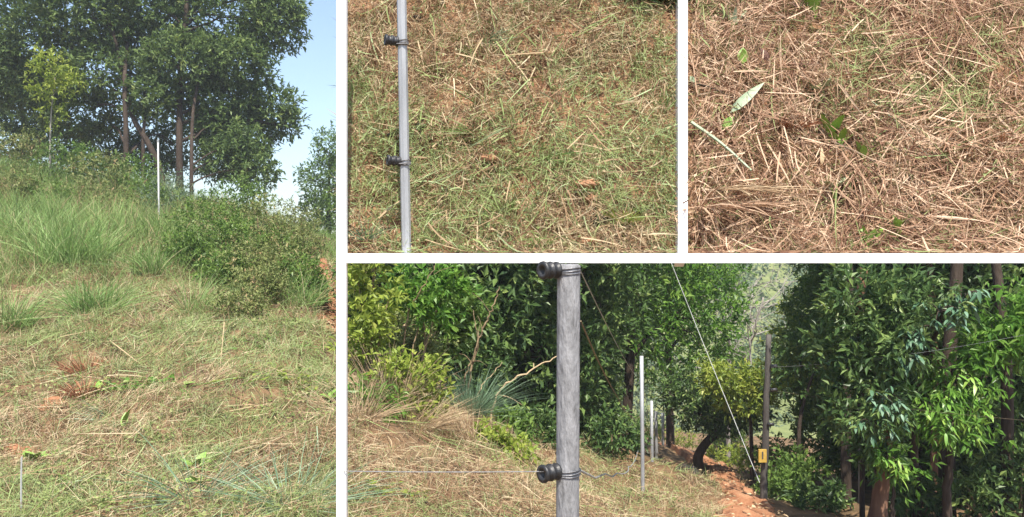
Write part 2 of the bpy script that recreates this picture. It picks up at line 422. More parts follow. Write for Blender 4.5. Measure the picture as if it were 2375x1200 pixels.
bot = np.stack([np.clip(BXX[-1], X(797, DY1), 9), np.full(n1, DY1 - .02), np.full(n1, Z(597))], -1)
q = np.stack([idx[:-1, :-1], idx[:-1, 1:], idx[1:, 1:], idx[1:, :-1]], -1).reshape(-1, 4)
a = idx[-1]; t0 = n0 * n1; tt = t0 + np.arange(n1); bb = t0 + n1 + np.arange(n1)
q2 = np.concatenate([np.stack([a[:-1], a[1:], tt[1:], tt[:-1]], 1), np.stack([tt[:-1], tt[1:], bb[1:], bb[:-1]], 1)])
m.add(np.concatenate([V, top, bot]), np.concatenate([q, q2]))
ml = [idx[i, 0] for i in range(n0)]; mr = [idx[i, -1] for i in range(n0)]
m.t.append(np.array([[bb[0], ml[i + 1], ml[i]] for i in range(n0 - 1)] + [[bb[0], tt[0], ml[-1]]] + [[bb[-1], mr[i], mr[i + 1]] for i in range(n0 - 1)] + [[bb[-1], mr[-1], tt[-1]]]))
tag(m.build('bank', M['bank'], smooth=True), kind='structure')
BT = norm(np.array([0, 1 / BS, 1.])); BN = norm(np.array([0, -1., 1 / BS]))
def bank_pt(px, py):
    """point of the bank seen at a pixel"""
    D = FD + .1
    for _ in range(12):
        p = P(px, py, D); D = float(bank_y(np.array(p[0]), np.array(p[2])))
    return P(px, py, D)

def clear_beam(mb):
    """cut ends lie back on the deck instead of hanging over the beam"""
    for v in mb.v:
        lowm = v[:, 2] < Z(584)
        v[lowm, 2] = Z(584) + .004 * np.sin(v[lowm, 0] * 900)
        v[:, 1] = np.maximum(v[:, 1], FD + .027)
def bank_litter(name, label, px0, px1, n, mat, Lr, Wr, green, seed_off, lie=.25):
    x = np.empty(0); z = np.empty(0)
    px = U(px0, px1, n); z = EYE + U(-.0, 1.28, n)
    yy = FD + .075 + (z - EYE) / BS
    x = (px - 1187.5) / F * yy
    g = fbm(x * 4 + seed_off, z * 4, 3); bare = fbm(x * 5 + 40 + seed_off, z * 6, 3)
    keep = ((bare < .62) | (U(0, 1, n) < .35)) & (np.abs(px - 1584) > 20)
    x, z, g = x[keep], z[keep], g[keep]; n = len(x)
    p = np.column_stack([x, bank_y(x, z), z]) + BN * (U(0, 1, n) ** 1.5 * .05)[:, None]
    flow = (fbm(x * 2.2 + 7, z * 2.2, 2) - .5) * 5 + rng.normal(size=n) * 1.1      # raked direction drifts over the slope
    d = np.cos(flow)[:, None] * np.array([1., 0, 0]) + np.sin(flow)[:, None] * BT + BN * rng.normal(size=n)[:, None] * lie + np.array([0, 0, .06])
    L = U(*Lr, n) * np.where(U(0, 1, n) < .07, 2.2, 1); W = U(*Wr, n)
    isg = U(0, 1, n) < np.clip((g - (1 - green) * .8) * 5, .04, .9)
    r = np.where(isg, U(.53, 1, n), np.clip(U(.02, .5, n) + (fbm(x * 9, z * 9 + 5, 2) - .5) * .4, 0, .5))
    if mat == 'straw': r = np.where(isg, U(.86, 1, n), r / .5 * .8)
    mb = MB()
    blades(mb, p, d, L, W, rng.normal(size=(n, 3)) * .016 + np.array([0, 0, -.008]), r, 2, norm(np.cross(d, BN + rng.normal(size=(n, 3)) * .45)))
    # short upright stubble
    k = n // 2
    j = rng.integers(0, n, k); d2 = BN * .5 + np.array([0, -.1, .7]) + rng.normal(size=(k, 3)) * .45
    r2 = np.where(U(0, 1, k) < green * .8 + .1, U(.53, .95, k), U(.1, .5, k))
    if mat == 'straw': r2 = np.where(r2 > .52, .93, r2 / .5 * .8)
    blades(mb, p[j] - BN * .01, d2, U(.02, .06, k), U(.0015, .003, k), rng.normal(size=(k, 3)) * .012, r2, 2)
    # ragged tufts and broken leaf pieces matted into the cuttings
    nt = int(1.9 * (px1 - px0)); kk = 11
    pxt = U(px0, px1, nt); zt = EYE + U(0, 1.26, nt); xt = (pxt - 1187.5) / F * (FD + .075 + (zt - EYE) / BS)
    okt = (fbm(xt * 5 + seed_off + 9, zt * 5, 2) > .47) & (np.abs(pxt - 1584) > 34); xt, zt = xt[okt], zt[okt]; nt = len(xt)
    bt_ = np.column_stack([xt, bank_y(xt, zt), zt])
    ax = norm(rng.normal(size=(nt, 3)) * .8 + BN * .6 + [0, -.1, .5])
    pt = (bt_[:, None] + rng.normal(size=(nt, kk, 3)) * .008).reshape(-1, 3)
    dt = (ax[:, None] + rng.normal(size=(nt, kk, 3)) * .4).reshape(-1, 3)
    Lt = np.repeat(U(.03, .085, nt), kk) * U(.5, 1.1, nt * kk)
    gl = U(0, 1, nt) < green * .9
    if mat == 'straw': rt = np.where(np.repeat(gl, kk), U(.86, 1, nt * kk), np.clip(np.repeat(U(0, .75, nt), kk) + rng.normal(size=nt * kk) * .08, 0, .8))
    else: rt = np.where(np.repeat(gl, kk), np.clip(np.repeat(U(.55, .95, nt), kk) + rng.normal(size=nt * kk) * .06, .53, 1), np.clip(np.repeat(U(0, .45, nt), kk) + rng.normal(size=nt * kk) * .06, 0, .5))
    blades(mb, pt, dt, Lt, U(.0018, .0042, nt * kk), rng.normal(size=(nt * kk, 3)) * .012 - np.column_stack([np.zeros((nt * kk, 2)), Lt * .3]), rt, 3)
    nc = int((1.5 if mat == 'straw' else .7) * (px1 - px0)); pc = U(px0 + 26, px1 - 26, nc); zc = EYE + U(.02, 1.25, nc); xc = (pc - 1187.5) / F * (FD + .075 + (zc - EYE) / BS)
    fl = (fbm(xc * 2.5 + 30, zc * 2.5, 2) - .5) * 6 - .8 + rng.normal(size=nc) * .7
    dc = np.cos(fl)[:, None] * np.array([1., 0, 0]) + np.sin(fl)[:, None] * BT + BN * (rng.normal(size=nc) * .15)[:, None]
    Lc = U(.05, .19, nc) * (1.25 if mat == 'straw' else .9); Lc = np.minimum(Lc, .045 + .0013 * np.abs(pc - 1584) * .6)
    rc = np.clip(U(.1, .95, nc), 0, .8) if mat == 'straw' else np.where(U(0, 1, nc) < .45, U(.6, 1, nc), U(.1, .5, nc))
    if mat == 'straw': rc = np.where(U(0, 1, nc) < .12, U(.87, 1, nc), rc)
    blades(mb, np.column_stack([xc, bank_y(xc, zc), zc]) + BN * U(.025, .06, nc)[:, None], dc, Lc, U(.003, .0068, nc), rng.normal(size=(nc, 3)) * .018 - [0, 0, .008], rc, 4)
    nf = int(6 * (px1 - px0)); pf = U(px0, px1, nf); zf = EYE + U(0, 1.27, nf); xf = (pf - 1187.5) / F * (FD + .075 + (zf - EYE) / BS)
    ff = np.column_stack([xf, bank_y(xf, zf), zf]) + BN * U(.005, .045, nf)[:, None]
    rf = np.where(U(0, 1, nf) < green * .6, U(.86, 1, nf) if mat == 'straw' else U(.6, 1, nf), U(0, .75, nf) if mat == 'straw' else U(0, .45, nf))
    leaves(mb, ff, rng.normal(size=(nf, 3)), U(.008, .024, nf), U(.004, .010, nf), rf, rng.normal(size=(nf, 3)) * .5 + BN)
    clear_beam(mb)
    tag(mb.build(name, M[mat]), label, 'grass', kind='stuff')

bank_litter('mown_grass', 'mown green and tan grass covering the bank behind the steel pole', 802, 1584, 34000, 'litter', (.015, .07), (.0012, .0036), .46, 0., .5)
bank_litter('straw_litter', 'dry tan straw and cut stalks covering the right half of the bank', 1584, 2930, 45000, 'straw', (.02, .11), (.0014, .0054), .34, 21., .55)

# ------------------------------------------------------------------ foliage builders
def sprigs(mb, c, R, n, leaf, k=7, shell=.55, asp=.38, axis_len=None, droop=0.0, hue=(0, 1)):
    """n sprigs of k leaves spread through an ellipsoid, mostly in its outer half"""
    c = np.asarray(c, float); R = np.asarray(R, float)
    d = norm(rng.normal(size=(n, 3)))
    r = shell + (1 - shell) * U(0, 1, n) ** .6
    r *= 1 + (vnoise(d[:, 0] * 3 + c[0] * 3, d[:, 2] * 3 + d[:, 1] * 2 + c[2]) - .5) * .5
    base = c + d * R * r[:, None]
    ax = norm(d * [1, 1, .8] + rng.normal(size=(n, 3)) * .6 + [0, 0, .25 - droop])
    al = (axis_len or leaf * 2.2)
    tone = np.clip(rng.normal(size=n) * .2 + .5, hue[0], hue[1])
    t = U(0, 1, (n, k))
    p = base[:, None] + ax[:, None] * (t * al)[..., None]
    ld = norm(ax[:, None] * .7 + rng.normal(size=(n, k, 3)) * .75 + [0, 0, -droop])
    nr = rng.normal(size=(n * k, 3)) * .5 + [-.15, -.3, 1]
    rn = np.clip(np.repeat(tone, k) + rng.normal(size=n * k) * .14, 0, 1)
    L = leaf * U(.7, 1.25, n * k)
    leaves(mb, p.reshape(-1, 3), ld.reshape(-1, 3), L, L * asp * U(.8, 1.2, n * k), rn, nr)

def tree(name, label, cat, trunk, r0, r1, blobs, leaf, mat, bark='bark', group=None, dens=1.0, k=7, shell=.5, asp=.38, droop=0., hue=(0, 1), limbs=True, trunk_wob=.0, crown='crown', stems=None):
    """trunk: world points from base upward; blobs: (centre, (rx,ry,rz), sprig count)"""
    root = empty(name, trunk[0], label, cat, group)
    tb = MB(); c = bez(trunk, 8, trunk_wob) if len(trunk) > 1 else None
    if c is not None:
        c = np.concatenate([c[:1] - [0, 0, .15], c])
        rr = np.linspace(r0, r1, len(c)); rr[0] *= 1.35; rr[1] *= 1.2
        tube(tb, c, rr, 8)
        if limbs:
            for (bc, R, n) in blobs:
                dd = np.linalg.norm(c - bc, axis=1) + np.where(c[:, 2] > bc[2], 9, 0) * .3
                j = max(2, int(np.argmin(dd)) - 2); j = min(j, len(c) - 1)
                mid = (c[j] + bc) * .5 + [0, 0, .12 * np.linalg.norm(c[j] - bc)]
                lb = bez([c[j], mid, bc], 5, .02); q0 = rr[j] * .55
                tube(tb, lb, np.linspace(q0, q0 * .25, len(lb)), 6)
                for s in range(3):
                    e = np.asarray(bc) + norm(rng.normal(size=3)) * np.asarray(R) * .75
                    l2 = bez([lb[len(lb) // 2 + s], (lb[-1] + e) * .5, e], 4, .02)
                    tube(tb, l2, np.linspace(q0 * .4, q0 * .08, len(l2)), 5)
    for st in (stems or []):
        s = bez(st[0], 6, .004); tube(tb, s, np.linspace(st[1], st[2], len(s)), 6)
    if tb.n: tb.build('trunk', M[bark], root, smooth=True)
    cb = MB()
    for (bc, R, n) in blobs: sprigs(cb, bc, R, max(4, int(n * dens)), leaf, k, shell, asp, droop=droop, hue=hue)
    if cb.n: cb.build(crown, M[mat], root)
    return root

def pb(px, py, D, rx, rz, n, ry=None):
    """crown lobe from a bearing: radii in photograph pixels at distance D"""
    s = D / F
    return (P(px, py, D), (rx * s, (ry if ry else (rx + rz) * .5 * s), rz * s), n)

def copy_tree(o, loc, rz=0., s=1., label=None, sz=None):
    c = o.copy(); col.objects.link(c)
    c.location = tuple(loc); c.rotation_euler = (0, 0, rz); c.scale = (s, s, sz or s)
    if label: c['label'] = label
    for ch in list(o.children):
        d = ch.copy(); col.objects.link(d); d.parent = c
    return c

# ------------------------------------------------------------------ grass on the open ground
def meadow():
    n = 165000
    u = np.where(U(0, 1, n) < .62, U(-.74, -.17, n), U(-.24, .30, n))
    D = np.exp(U(math.log(4.6), math.log(17.5), n))
    x = u * D; y = D
    # the wooded ground right of the slope's edge carries hardly any cut grass
    g = fbm(x * .9, y * .9, 3); bare = fbm(x * 1.1 + 31, y * 1.1, 3)
    shade = (u > .20 + .004 * D)
    keep = off_path(x, y, -.09) & ((bare < .60) | (U(0, 1, n) < .25)) & (~shade | (U(0, 1, n) < .15))
    x, y, u, D, g = x[keep], y[keep], u[keep], D[keep], g[keep]; n = len(x)
    z = H(x, y)
    p = np.column_stack([x, y, z + U(0, 1, n) ** 1.6 * .08 + .004])
    flow = (fbm(x * .7 + 3, y * .7, 2) - .5) * 6 + rng.normal(size=n) * 1.2
    sl = (H(x + np.cos(flow) * .1, y + np.sin(flow) * .1) - z) / .1
    d = np.column_stack([np.cos(flow), np.sin(flow), sl + np.abs(rng.normal(size=n)) * .42])
    L = U(.05, .19, n) * (.6 + .05 * D) * np.where(U(0, 1, n) < .08, 1.9, 1); W = U(.4, 1.2, n) * (.0016 + .00058 * D)
    left = u < -.2
    gr = np.where(left, .46 + .12 * np.clip((D - 7) / 6, 0, 1), .32)
    isg = U(0, 1, n) < np.clip((g - (1 - gr) * .78) * 5, .05, .9)
    tone = (fbm(x * 2.5 + 60, y * 2.5, 2) - .5) * .35
    r = np.where(isg, np.clip(U(.53, .98, n) + tone * .5, .53, 1), np.clip(U(-.03, .5, n) + tone, 0, .5))
    mb = MB()
    blades(mb, p, d, L, W, np.array([0, 0, -.015]), r, 2, norm(np.cross(d, rng.normal(size=(n, 3)) * .5 + [0, -.3, 1])))
    # upright regrowth
    k = 60000; j = rng.integers(0, n, k)
    d2 = rng.normal(size=(k, 3)) * .45 + [0, 0, 1]
    r2 = np.where(U(0, 1, k) < np.where(u[j] < -.2, .62, .3), U(.53, 1, k), U(.05, .5, k))
    blades(mb, p[j] - [0, 0, .03], d2, U(.05, .17, k) * (.6 + .05 * D[j]), (.0018 + .0005 * D[j]) * U(.7, 1.2, k), rng.normal(size=(k, 3)) * .03, r2, 2)
    # ragged regrowth in tufts of its own size, some dry, some green
    nt = 4200
    ut = np.where(U(0, 1, nt) < .7, U(-.72, -.18, nt), U(-.22, .22, nt)); Dt = np.exp(U(math.log(4.8), math.log(16), nt))
    xt = ut * Dt; yt = Dt; ok = off_path(xt, yt, -.04) & (fbm(xt * 1.3 + 80, yt * 1.3, 2) > np.where(ut < -.2, .42, .55))
    xt, yt, ut, Dt = xt[ok], yt[ok], ut[ok], Dt[ok]; nt = len(xt); kk = 14
    gl = U(0, 1, nt) < np.where(ut < -.2, .62, .35); size = U(.07, .22, nt) * (.7 + .04 * Dt)
    a_ = U(0, 6.283, (nt, kk)); rr_ = np.sqrt(U(0, 1, (nt, kk)))
    pt = np.stack([xt[:, None] + np.cos(a_) * rr_ * .04, yt[:, None] + np.sin(a_) * rr_ * .04, np.repeat(H(xt, yt)[:, None] - .01, kk, 1)], -1).reshape(-1, 3)
    dt = np.stack([np.cos(a_) * rr_ * .9, np.sin(a_) * rr_ * .9, np.full((nt, kk), .8)], -1).reshape(-1, 3) + rng.normal(size=(nt * kk, 3)) * .25
    Lt = np.repeat(size, kk) * U(.6, 1.1, nt * kk)
    rt = np.where(np.repeat(gl, kk), np.clip(np.repeat(U(.55, .95, nt), kk) + rng.normal(size=nt * kk) * .08, .53, 1), np.clip(np.repeat(U(.0, .45, nt), kk) + rng.normal(size=nt * kk) * .08, 0, .5))
    blades(mb, pt, dt, Lt, np.repeat(.0022 + .0005 * Dt, kk), rng.normal(size=(nt * kk, 3)) * .03 - np.column_stack([np.zeros((nt * kk, 2)), Lt * .35]), rt, 3)
    tag(mb.build('mown_grass', M['litter']), 'mown grass and dry cuttings lying over the open hillside', 'grass', kind='stuff')
meadow()

def tall_grass():
    n = 66000
    u = U(-.72, -.19, n); D = 9.6 + 23.5 * U(0, 1, n) ** .95
    x = u * D; y = D
    m_ = fbm(x * .5 + 2, y * .5, 3)
    left = np.clip((-.30 - u) / .12, 0, 1); De = D + (fbm(x * .9 + 70, y * .9, 3) - .5) * 10
    keep = off_path(x, y, .1) & (U(0, 1, n) < np.clip((m_ - .40) * 3.5 + left * .45 + np.clip((D - 17) / 6, 0, .6) - np.clip((np.where(u < -.47, 14.2, np.where(u < -.36, 17., 13.6)) - De) / 2.5, 0, 1) * np.where(u > -.34, .4, .85), .0, 1))
    x, y, u, D = x[keep], y[keep], u[keep], D[keep]; n = len(x)
    p = np.column_stack([x, y, H(x, y) - .03])
    lean = np.column_stack([fbm(x * 1.3, y * 1.3, 2) - .5, fbm(x * 1.3 + 20, y * 1.3, 2) - .5, np.zeros(n)]) * 1.2
    d = rng.normal(size=(n, 3)) * .28 + [0, 0, 1] + lean
    L = U(.3, .95, n) * (.5 + .9 * fbm(x * .8 + 50, y * .8, 2)) * np.where(u > -.38, .7, 1.) * np.clip((D - 8) / 6.5, .35, 1)
    bend = np.column_stack([rng.normal(size=n) * .16, rng.normal(size=n) * .16, -U(.02, .2, n)])
    t = fbm(x * .6 + 14, y * .6 + 3, 3)
    r = np.clip(U(0, .8, n) + (t - .5) * .9 + np.where(U(0, 1, n) < .12, .35, 0), 0, 1)
    mb = MB(); blades(mb, p, d, L, U(.006, .012, n) * (.7 + .025 * D), bend, r, 3)
    tag(mb.build('tall_grass', M['grass']), 'uncut tall green grass over the upper part of the hill', 'grass', kind='stuff')
tall_grass()

def low_weeds():
    n = 2600; u = np.where(U(0, 1, n) < .75, U(-.72, -.18, n), U(-.24, .2, n)); D = np.exp(U(math.log(4.9), math.log(15), n))
    x = u * D; y = D; ok = off_path(x, y, .1) & (fbm(x * 1.1 + 17, y * 1.1 + 9, 3) > np.where(u < -.2, .56, .66))
    x, y, D = x[ok], y[ok], D[ok]; n = len(x); mb = MB(); k = 9
    p = np.column_stack([x, y, H(x, y) + .02])
    pp = (p[:, None] + rng.normal(size=(n, k, 3)) * [.05, .05, .0] + np.abs(rng.normal(size=(n, k, 1))) * [0, 0, .05]).reshape(-1, 3)
    dd = rng.normal(size=(n * k, 3)) * [1, 1, .5] + [0, 0, .25]; L = U(.02, .045, n * k) * np.repeat(.7 + .05 * D, k)
    leaves(mb, pp, dd, L, L * .6, np.clip(np.repeat(U(0, 1, n), k) + rng.normal(size=n * k) * .15, 0, 1), rng.normal(size=(n * k, 3)) * .5 + [0, -.2, 1], .15)
    tag(mb.build('low_weeds', M['ground_weed']), 'small leafy weeds scattered through the cut grass of the hillside', 'weeds', kind='stuff')
low_weeds()

def coarse_cuttings():
    mb = MB(); n = 2600
    u = np.where(U(0, 1, n) < .72, U(-.72, -.18, n), U(-.22, .2, n)); D = np.exp(U(math.log(4.9), math.log(12), n))
    x = u * D; y = D; ok = off_path(x, y, .1) & (fbm(x * 1.4 + 44, y * 1.4, 2) > .42); x, y, u, D = x[ok], y[ok], u[ok], D[ok]; n = len(x)
    z = H(x, y); a = (fbm(x * .9 + 3, y * .9, 2) - .5) * 7 + rng.normal(size=n) * .8
    L = U(.15, .48, n); sl = (H(x + np.cos(a) * L, y + np.sin(a) * L) - z) / L
    d = np.column_stack([np.cos(a), np.sin(a), sl + np.abs(rng.normal(size=n)) * .12])
    r = np.where(U(0, 1, n) < np.where(u < -.2, .5, .25), U(.6, 1, n), U(.05, .5, n))
    blades(mb, np.column_stack([x, y, z + U(.03, .09, n)]), d, L, U(.005, .011, n), rng.normal(size=(n, 3)) * .035 - [0, 0, .02], r, 4)
    # knee-high rough clumps between the mown ground and the tall grass
    nt = 620; kk = 24
    ut = U(-.70, -.19, nt); Dt = 8.6 + 6.4 * U(0, 1, nt) ** .8; xt = ut * Dt; yt = Dt
    ok = off_path(xt, yt, .1) & (fbm(xt * .8 + 5, yt * .8 + 30, 3) + (Dt - 11) * .05 + np.where(ut > -.36, .06, 0) > .52); xt, yt, Dt = xt[ok], yt[ok], Dt[ok]; nt = len(xt)
    a_ = U(0, 6.283, (nt, kk)); rr_ = np.sqrt(U(0, 1, (nt, kk)))
    pt = np.stack([xt[:, None] + np.cos(a_) * rr_ * .10, yt[:, None] + np.sin(a_) * rr_ * .10, np.repeat(H(xt, yt)[:, None] - .02, kk, 1)], -1).reshape(-1, 3)
    dt = np.stack([np.cos(a_) * rr_ * .5, np.sin(a_) * rr_ * .5, np.ones((nt, kk))], -1).reshape(-1, 3) + rng.normal(size=(nt * kk, 3)) * .33
    Lt = np.repeat(U(.14, .48, nt), kk) * U(.4, 1.15, nt * kk); gl = np.repeat(U(0, 1, nt) < .66, kk)
    rt = np.where(gl, np.clip(np.repeat(U(.56, .92, nt), kk) + rng.normal(size=nt * kk) * .1, .53, 1), np.clip(np.repeat(U(.0, .45, nt), kk) + rng.normal(size=nt * kk) * .1, 0, .5))
    blades(mb, pt, dt, Lt, U(.004, .009, nt * kk), rng.normal(size=(nt * kk, 3)) * .07 - np.column_stack([np.zeros((nt * kk, 2)), Lt * .3]), rt, 4)
    tag(mb.build('coarse_cuttings', M['litter']), 'coarse cut stems and rough knee high clumps over the hillside', 'grass', kind='stuff')
coarse_cuttings()

def tuft(name, base, label, cat, n, L, W, spread, mat, lean=(0, 0, 0), bend=.35, group=None, up=1.0, rb=.07, hue=(0, 1)):
    base = np.asarray(base, float)
    a = U(0, 2 * math.pi, n); rr = np.sqrt(U(0, 1, n))
    p = base + np.column_stack([np.cos(a) * rr * rb, np.sin(a) * rr * rb, np.full(n, -.02)])
    d = np.column_stack([np.cos(a) * rr * spread, np.sin(a) * rr * spread, np.full(n, up)]) + rng.normal(size=(n, 3)) * .33 + np.asarray(lean)
    Ls = U(.35, 1.15, n) * L
    h = norm(d) * [1, 1, 0]
    bv = h * (Ls * bend)[:, None] + np.column_stack([np.zeros((n, 2)), -Ls * bend * U(.3, .9, n)])
    mb = MB(); blades(mb, p, d, Ls, W * U(.7, 1.2, n), bv, U(*hue, n), 4)
    if base[1] < 4: clear_beam(mb)
    return tag(mb.build(name, M[mat], origin=base), label, cat, group)

T = 'tussocks on the mown hillside'
tuft('grass_tussock', G(222, 10.9), 'big round green grass tussock in the middle of the left hillside', 'grass clump', 620, .80, .0085, .35, 'tussock', (.08, 0, 0), .5, T, rb=.26)
tuft('grass_tussock', G(452, 10.9), 'pale tussock with long blades fanning right, beside the dead grass', 'grass clump', 330, .80, .007, .55, 'tussock', (.35, 0, 0), .4, T, rb=.12, hue=(.35, 1))
tuft('grass_tussock', G(348, 13.6), 'small upright green tussock below the foot of the pale pole', 'grass clump', 330, .66, .009, .3, 'tussock', (-.05, 0, 0), .45, T, rb=.2)
tuft('grass_tussock', G(168, 14.2), 'tall bright green tussock behind the big round one', 'grass clump', 760, 1.05, .010, .25, 'tussock', (.1, 0, 0), .4, T, rb=.55, hue=(.2, .9))
tuft('grass_tussock', G(26, 10.6), 'green tussock cut by the left edge of the picture', 'grass clump', 400, .72, .0085, .55, 'tussock', group=T, bend=.45, rb=.2)
tuft('grass_tussock', G(672, 11.6), 'loose green and straw tussock on the hillside by the orange path', 'grass clump', 560, .62, .008, .4, 'tussock', (.0, 0, 0), .4, T, rb=.45, hue=(.2, 1))
tuft('grass_tussock', G(80, 16.5), 'tall grass clump at left below the yellowish sapling', 'grass clump', 760, 1.0, .010, .25, 'tussock', (-.1, 0, 0), .4, T, rb=.8, hue=(.3, .95))
tuft('dead_tussock', G(204, 8.9), 'red brown dead grass clump, the upper of two', 'dead grass', 320, .30, .010, .9, 'deadred', group='dead red clumps', rb=.1)
tuft('dead_tussock', G(192, 8.05), 'red brown dead grass clump, the lower of two', 'dead grass', 240, .24, .009, 1., 'deadred', group='dead red clumps', rb=.09)
tuft('dead_tussock', G(345, 10.3), 'dull brown dead clump between two green tussocks', 'dead grass', 220, .34, .009, 1., 'drybrown', group='dead red clumps', rb=.12)
tuft('dead_tussock', G(585, 6.75), 'dark brown dead stubble clump low on the left hillside', 'dead grass', 220, .24, .008, 1., 'deadred', group='dead red clumps', rb=.12)
# cut blue-green blades heaped at the bottom of the left hillside
tuft('cut_blades', G(470, 5.75), 'long blue green cut grass blades fanning over the ground beside white post', 'grass clump', 260, .62, .007, 1.4, 'bluegrass', (.45, .1, 0), .25, up=.35, rb=.12)
tuft('cut_blades', G(680, 5.55), 'pale blue green cut blades lying against the bottom of the white post', 'grass clump', 240, .55, .007, 1.4, 'bluegrass', (.0, .3, 0), .2, up=.3, rb=.2)
tuft('cut_blades', G(255, 7.55), 'flat swathe of pale cut grass lying below the orange clods', 'grass clump', 110, .38, .006, .5, 'bluegrass', (-1.1, .1, 0), .1, up=.15, rb=.08)

# ------------------------------------------------------------------ broad-leaved weeds, each leaf its own piece
def leaf_mesh(name, mat, L, W, cup=.18, tip=1.6):
    t = np.linspace(0, 1, 7); w = W * .5 * np.sin(math.pi * t ** .8) ** .8 * (1 - .25 * t)
    v = []
    for ti, wi in zip(t, w):
        dz = -.35 * L * ti * ti * .6
        v += [(-wi, L * ti, dz + wi * cup), (0, L * ti, dz), (wi, L * ti, dz + wi * cup)]
    idx = np.arange(21).reshape(7, 3)
    q = np.stack([idx[:-1, :-1], idx[:-1, 1:], idx[1:, 1:], idx[1:, :-1]], -1).reshape(-1, 4)
    return MB().add(v, q).mesh(name, M[mat], smooth=True)

def weed(base, label, nl, L, W, mat='bleaf', tilt=(.2, .9), stem=.05, group='broad leaved weeds', name='broadleaf_weed', az=None):
    base = np.asarray(base, float)
    root = empty(name, base, label, 'weed', group)
    me = leaf_mesh('leaf', mat, L, W)
    tb = MB()
    for i in range(nl):
        a = az[i] if az else 2 * math.pi * i / nl + U(-.4, .4)
        el = U(*tilt); s = U(.75, 1.15); h = stem * U(.6, 1.2)
        top = base + [math.sin(-a) * .01, math.cos(a) * .01, h]
        tube(tb, [base - [0, 0, .02], (base + top) * .5 + rng.normal(size=3) * .004, top], [.003, .0025, .002], 5)
        o = bpy.data.objects.new('leaf', me); col.objects.link(o)
        o.parent = root; o.location = tuple(top - base); o.rotation_euler = (el, U(-.25, .25), a); o.scale = (s, s, s)
    tb.build('stem', M['bleaf'], root)
    return root
weed(G(78, 6.35), 'bright broad leaved weed under the orange clod at lower left', 6, .13, .10, tilt=(.3, 1.0))
weed(G(286, 6.9), 'single upright green leaf weed in the middle of the cut grass', 3, .14, .07, tilt=(.7, 1.3))
weed(G(432, 7.9), 'pair of broad pale green leaves catching light above the cuttings', 3, .15, .12, tilt=(.1, .6))
weed(G(452, 6.15), 'upright dark green weed standing in the blue green blades', 5, .15, .08, tilt=(.5, 1.2))
weed(G(462, 5.85), 'low green weed right in front of the blue green blades', 5, .12, .08, tilt=(.3, 1.0))
weed(G(150, 5.95), 'pale grey green low weed near the bottom left', 5, .11, .08, 'paleleaf', tilt=(.1, .6))
weed(G(228, 8.1), 'small yellow green weed beside the lower dead clump', 5, .10, .06, tilt=(.3, 1.0))
weed(G(700, 8.3), 'low broad weed near the middle right of the left hillside', 6, .09, .06, tilt=(.2, .9))
weed(G(765, 7.6), 'green weed tight against the white post, low on the hillside', 6, .10, .06, tilt=(.3, 1.0))
def creeper(c0, n, rx, ry, leaf, label, mat='bright', name='creeping_plant', D=None):
    c0 = np.asarray(c0, float); root = empty(name, c0, label, 'plant', 'creeping plants in the grass')
    mes = [leaf_mesh('leaf', mat, leaf, leaf * .62) for _ in range(1)]; tb = MB()
    for i in range(n // 7):
        e = c0 + [rng.normal() * rx, rng.normal() * ry, 0]; e[2] = float(H(e[0], e[1])) + U(.05, .11)
        m_ = (c0 + e) * .5; m_[2] = float(H(m_[0], m_[1])) + .03
        c = bez([c0 + [0, 0, .01], m_, e], 5); tube(tb, c, .002, 4)
        for k in range(6):
            o = bpy.data.objects.new('leaf', mes[0]); col.objects.link(o); o.parent = root
            o.location = tuple(c[rng.integers(4, len(c))] - c0); o.rotation_euler = (U(-.1, .7), U(-.3, .3), U(0, 6.28)); f = U(.6, 1.2); o.scale = (f, f, f)
    tb.build('runner', M['bright'], root)
creeper(G(320, 8.15), 160, .24, .16, .07, 'bright green creeper right of the dead red clumps')
creeper(G(650, 7.9), 150, .3, .25, .06, 'light green creeper spread over the right of the left hillside', 'yellow')
creeper(G(620, 9.2), 120, .3, .25, .06, 'small leaved green creeper below the loose tussock', 'tree_c')
creeper(G(860, 5.9), 90, .2, .12, .06, 'low yellow green creeper at the bottom beside the white post', 'yellow')

def clod(base, r, label, mat='bankclod', name='soil_clod', cat='clod', flat=.6, group='orange soil clods'):
    base = np.asarray(base, float); nu, nv = 18, 11
    v = []; 
    s = U(0, 50)
    for j in range(nv + 1):
        th = math.pi * j / nv
        for i in range(nu):
            ph = 2 * math.pi * i / nu
            d = np.array([math.sin(th) * math.cos(ph), math.sin(th) * math.sin(ph), math.cos(th)])
            k = .55 + .5 * fbm(d[0] * 1.6 + s, d[1] * 1.6 + d[2] * 1.3 + s, 3) + .5 * vnoise(d[0] * 3.7 + s, d[1] * 3.7 + d[2] * 2.9)
            v.append(base + d * r * k * [1.25, 1, flat] + [0, 0, r * flat * .1])
    idx = np.arange((nv + 1) * nu).reshape(nv + 1, nu); nx_ = np.roll(idx, -1, 1)
    q = np.stack([idx[:-1], idx[1:], nx_[1:], nx_[:-1]], -1).reshape(-1, 4)
    m = MB().add(np.array(v), q)
    return tag(m.build(name, M[mat], origin=base), label, cat, group)
clod(G(128, 7.75, .045), .085, 'orange clod of soil left of the lower dead red clump', 'soil')
clod(G(105, 7.5, .035), .05, 'small orange clod just below the larger clod', 'soil')
clod(G(62, 6.7, .03), .085, 'largest flat orange lump of soil at the left edge above the bright weed', 'soil', flat=.6)
clod(G(30, 6.75, .03), .06, 'orange lump at the far left edge beside the largest one', 'soil', flat=.6)

mb = MB(); a = G(49, 5.5); tube(mb, [a - [0, 0, .05], P(49, 1120, 5.5), P(50, 1060, 5.5)], [.006, .006, .005], 6)
tag(mb.build('marker_stick', M['palepole'], origin=a), 'thin pale stick standing at the bottom left under the bright weed', 'stick')
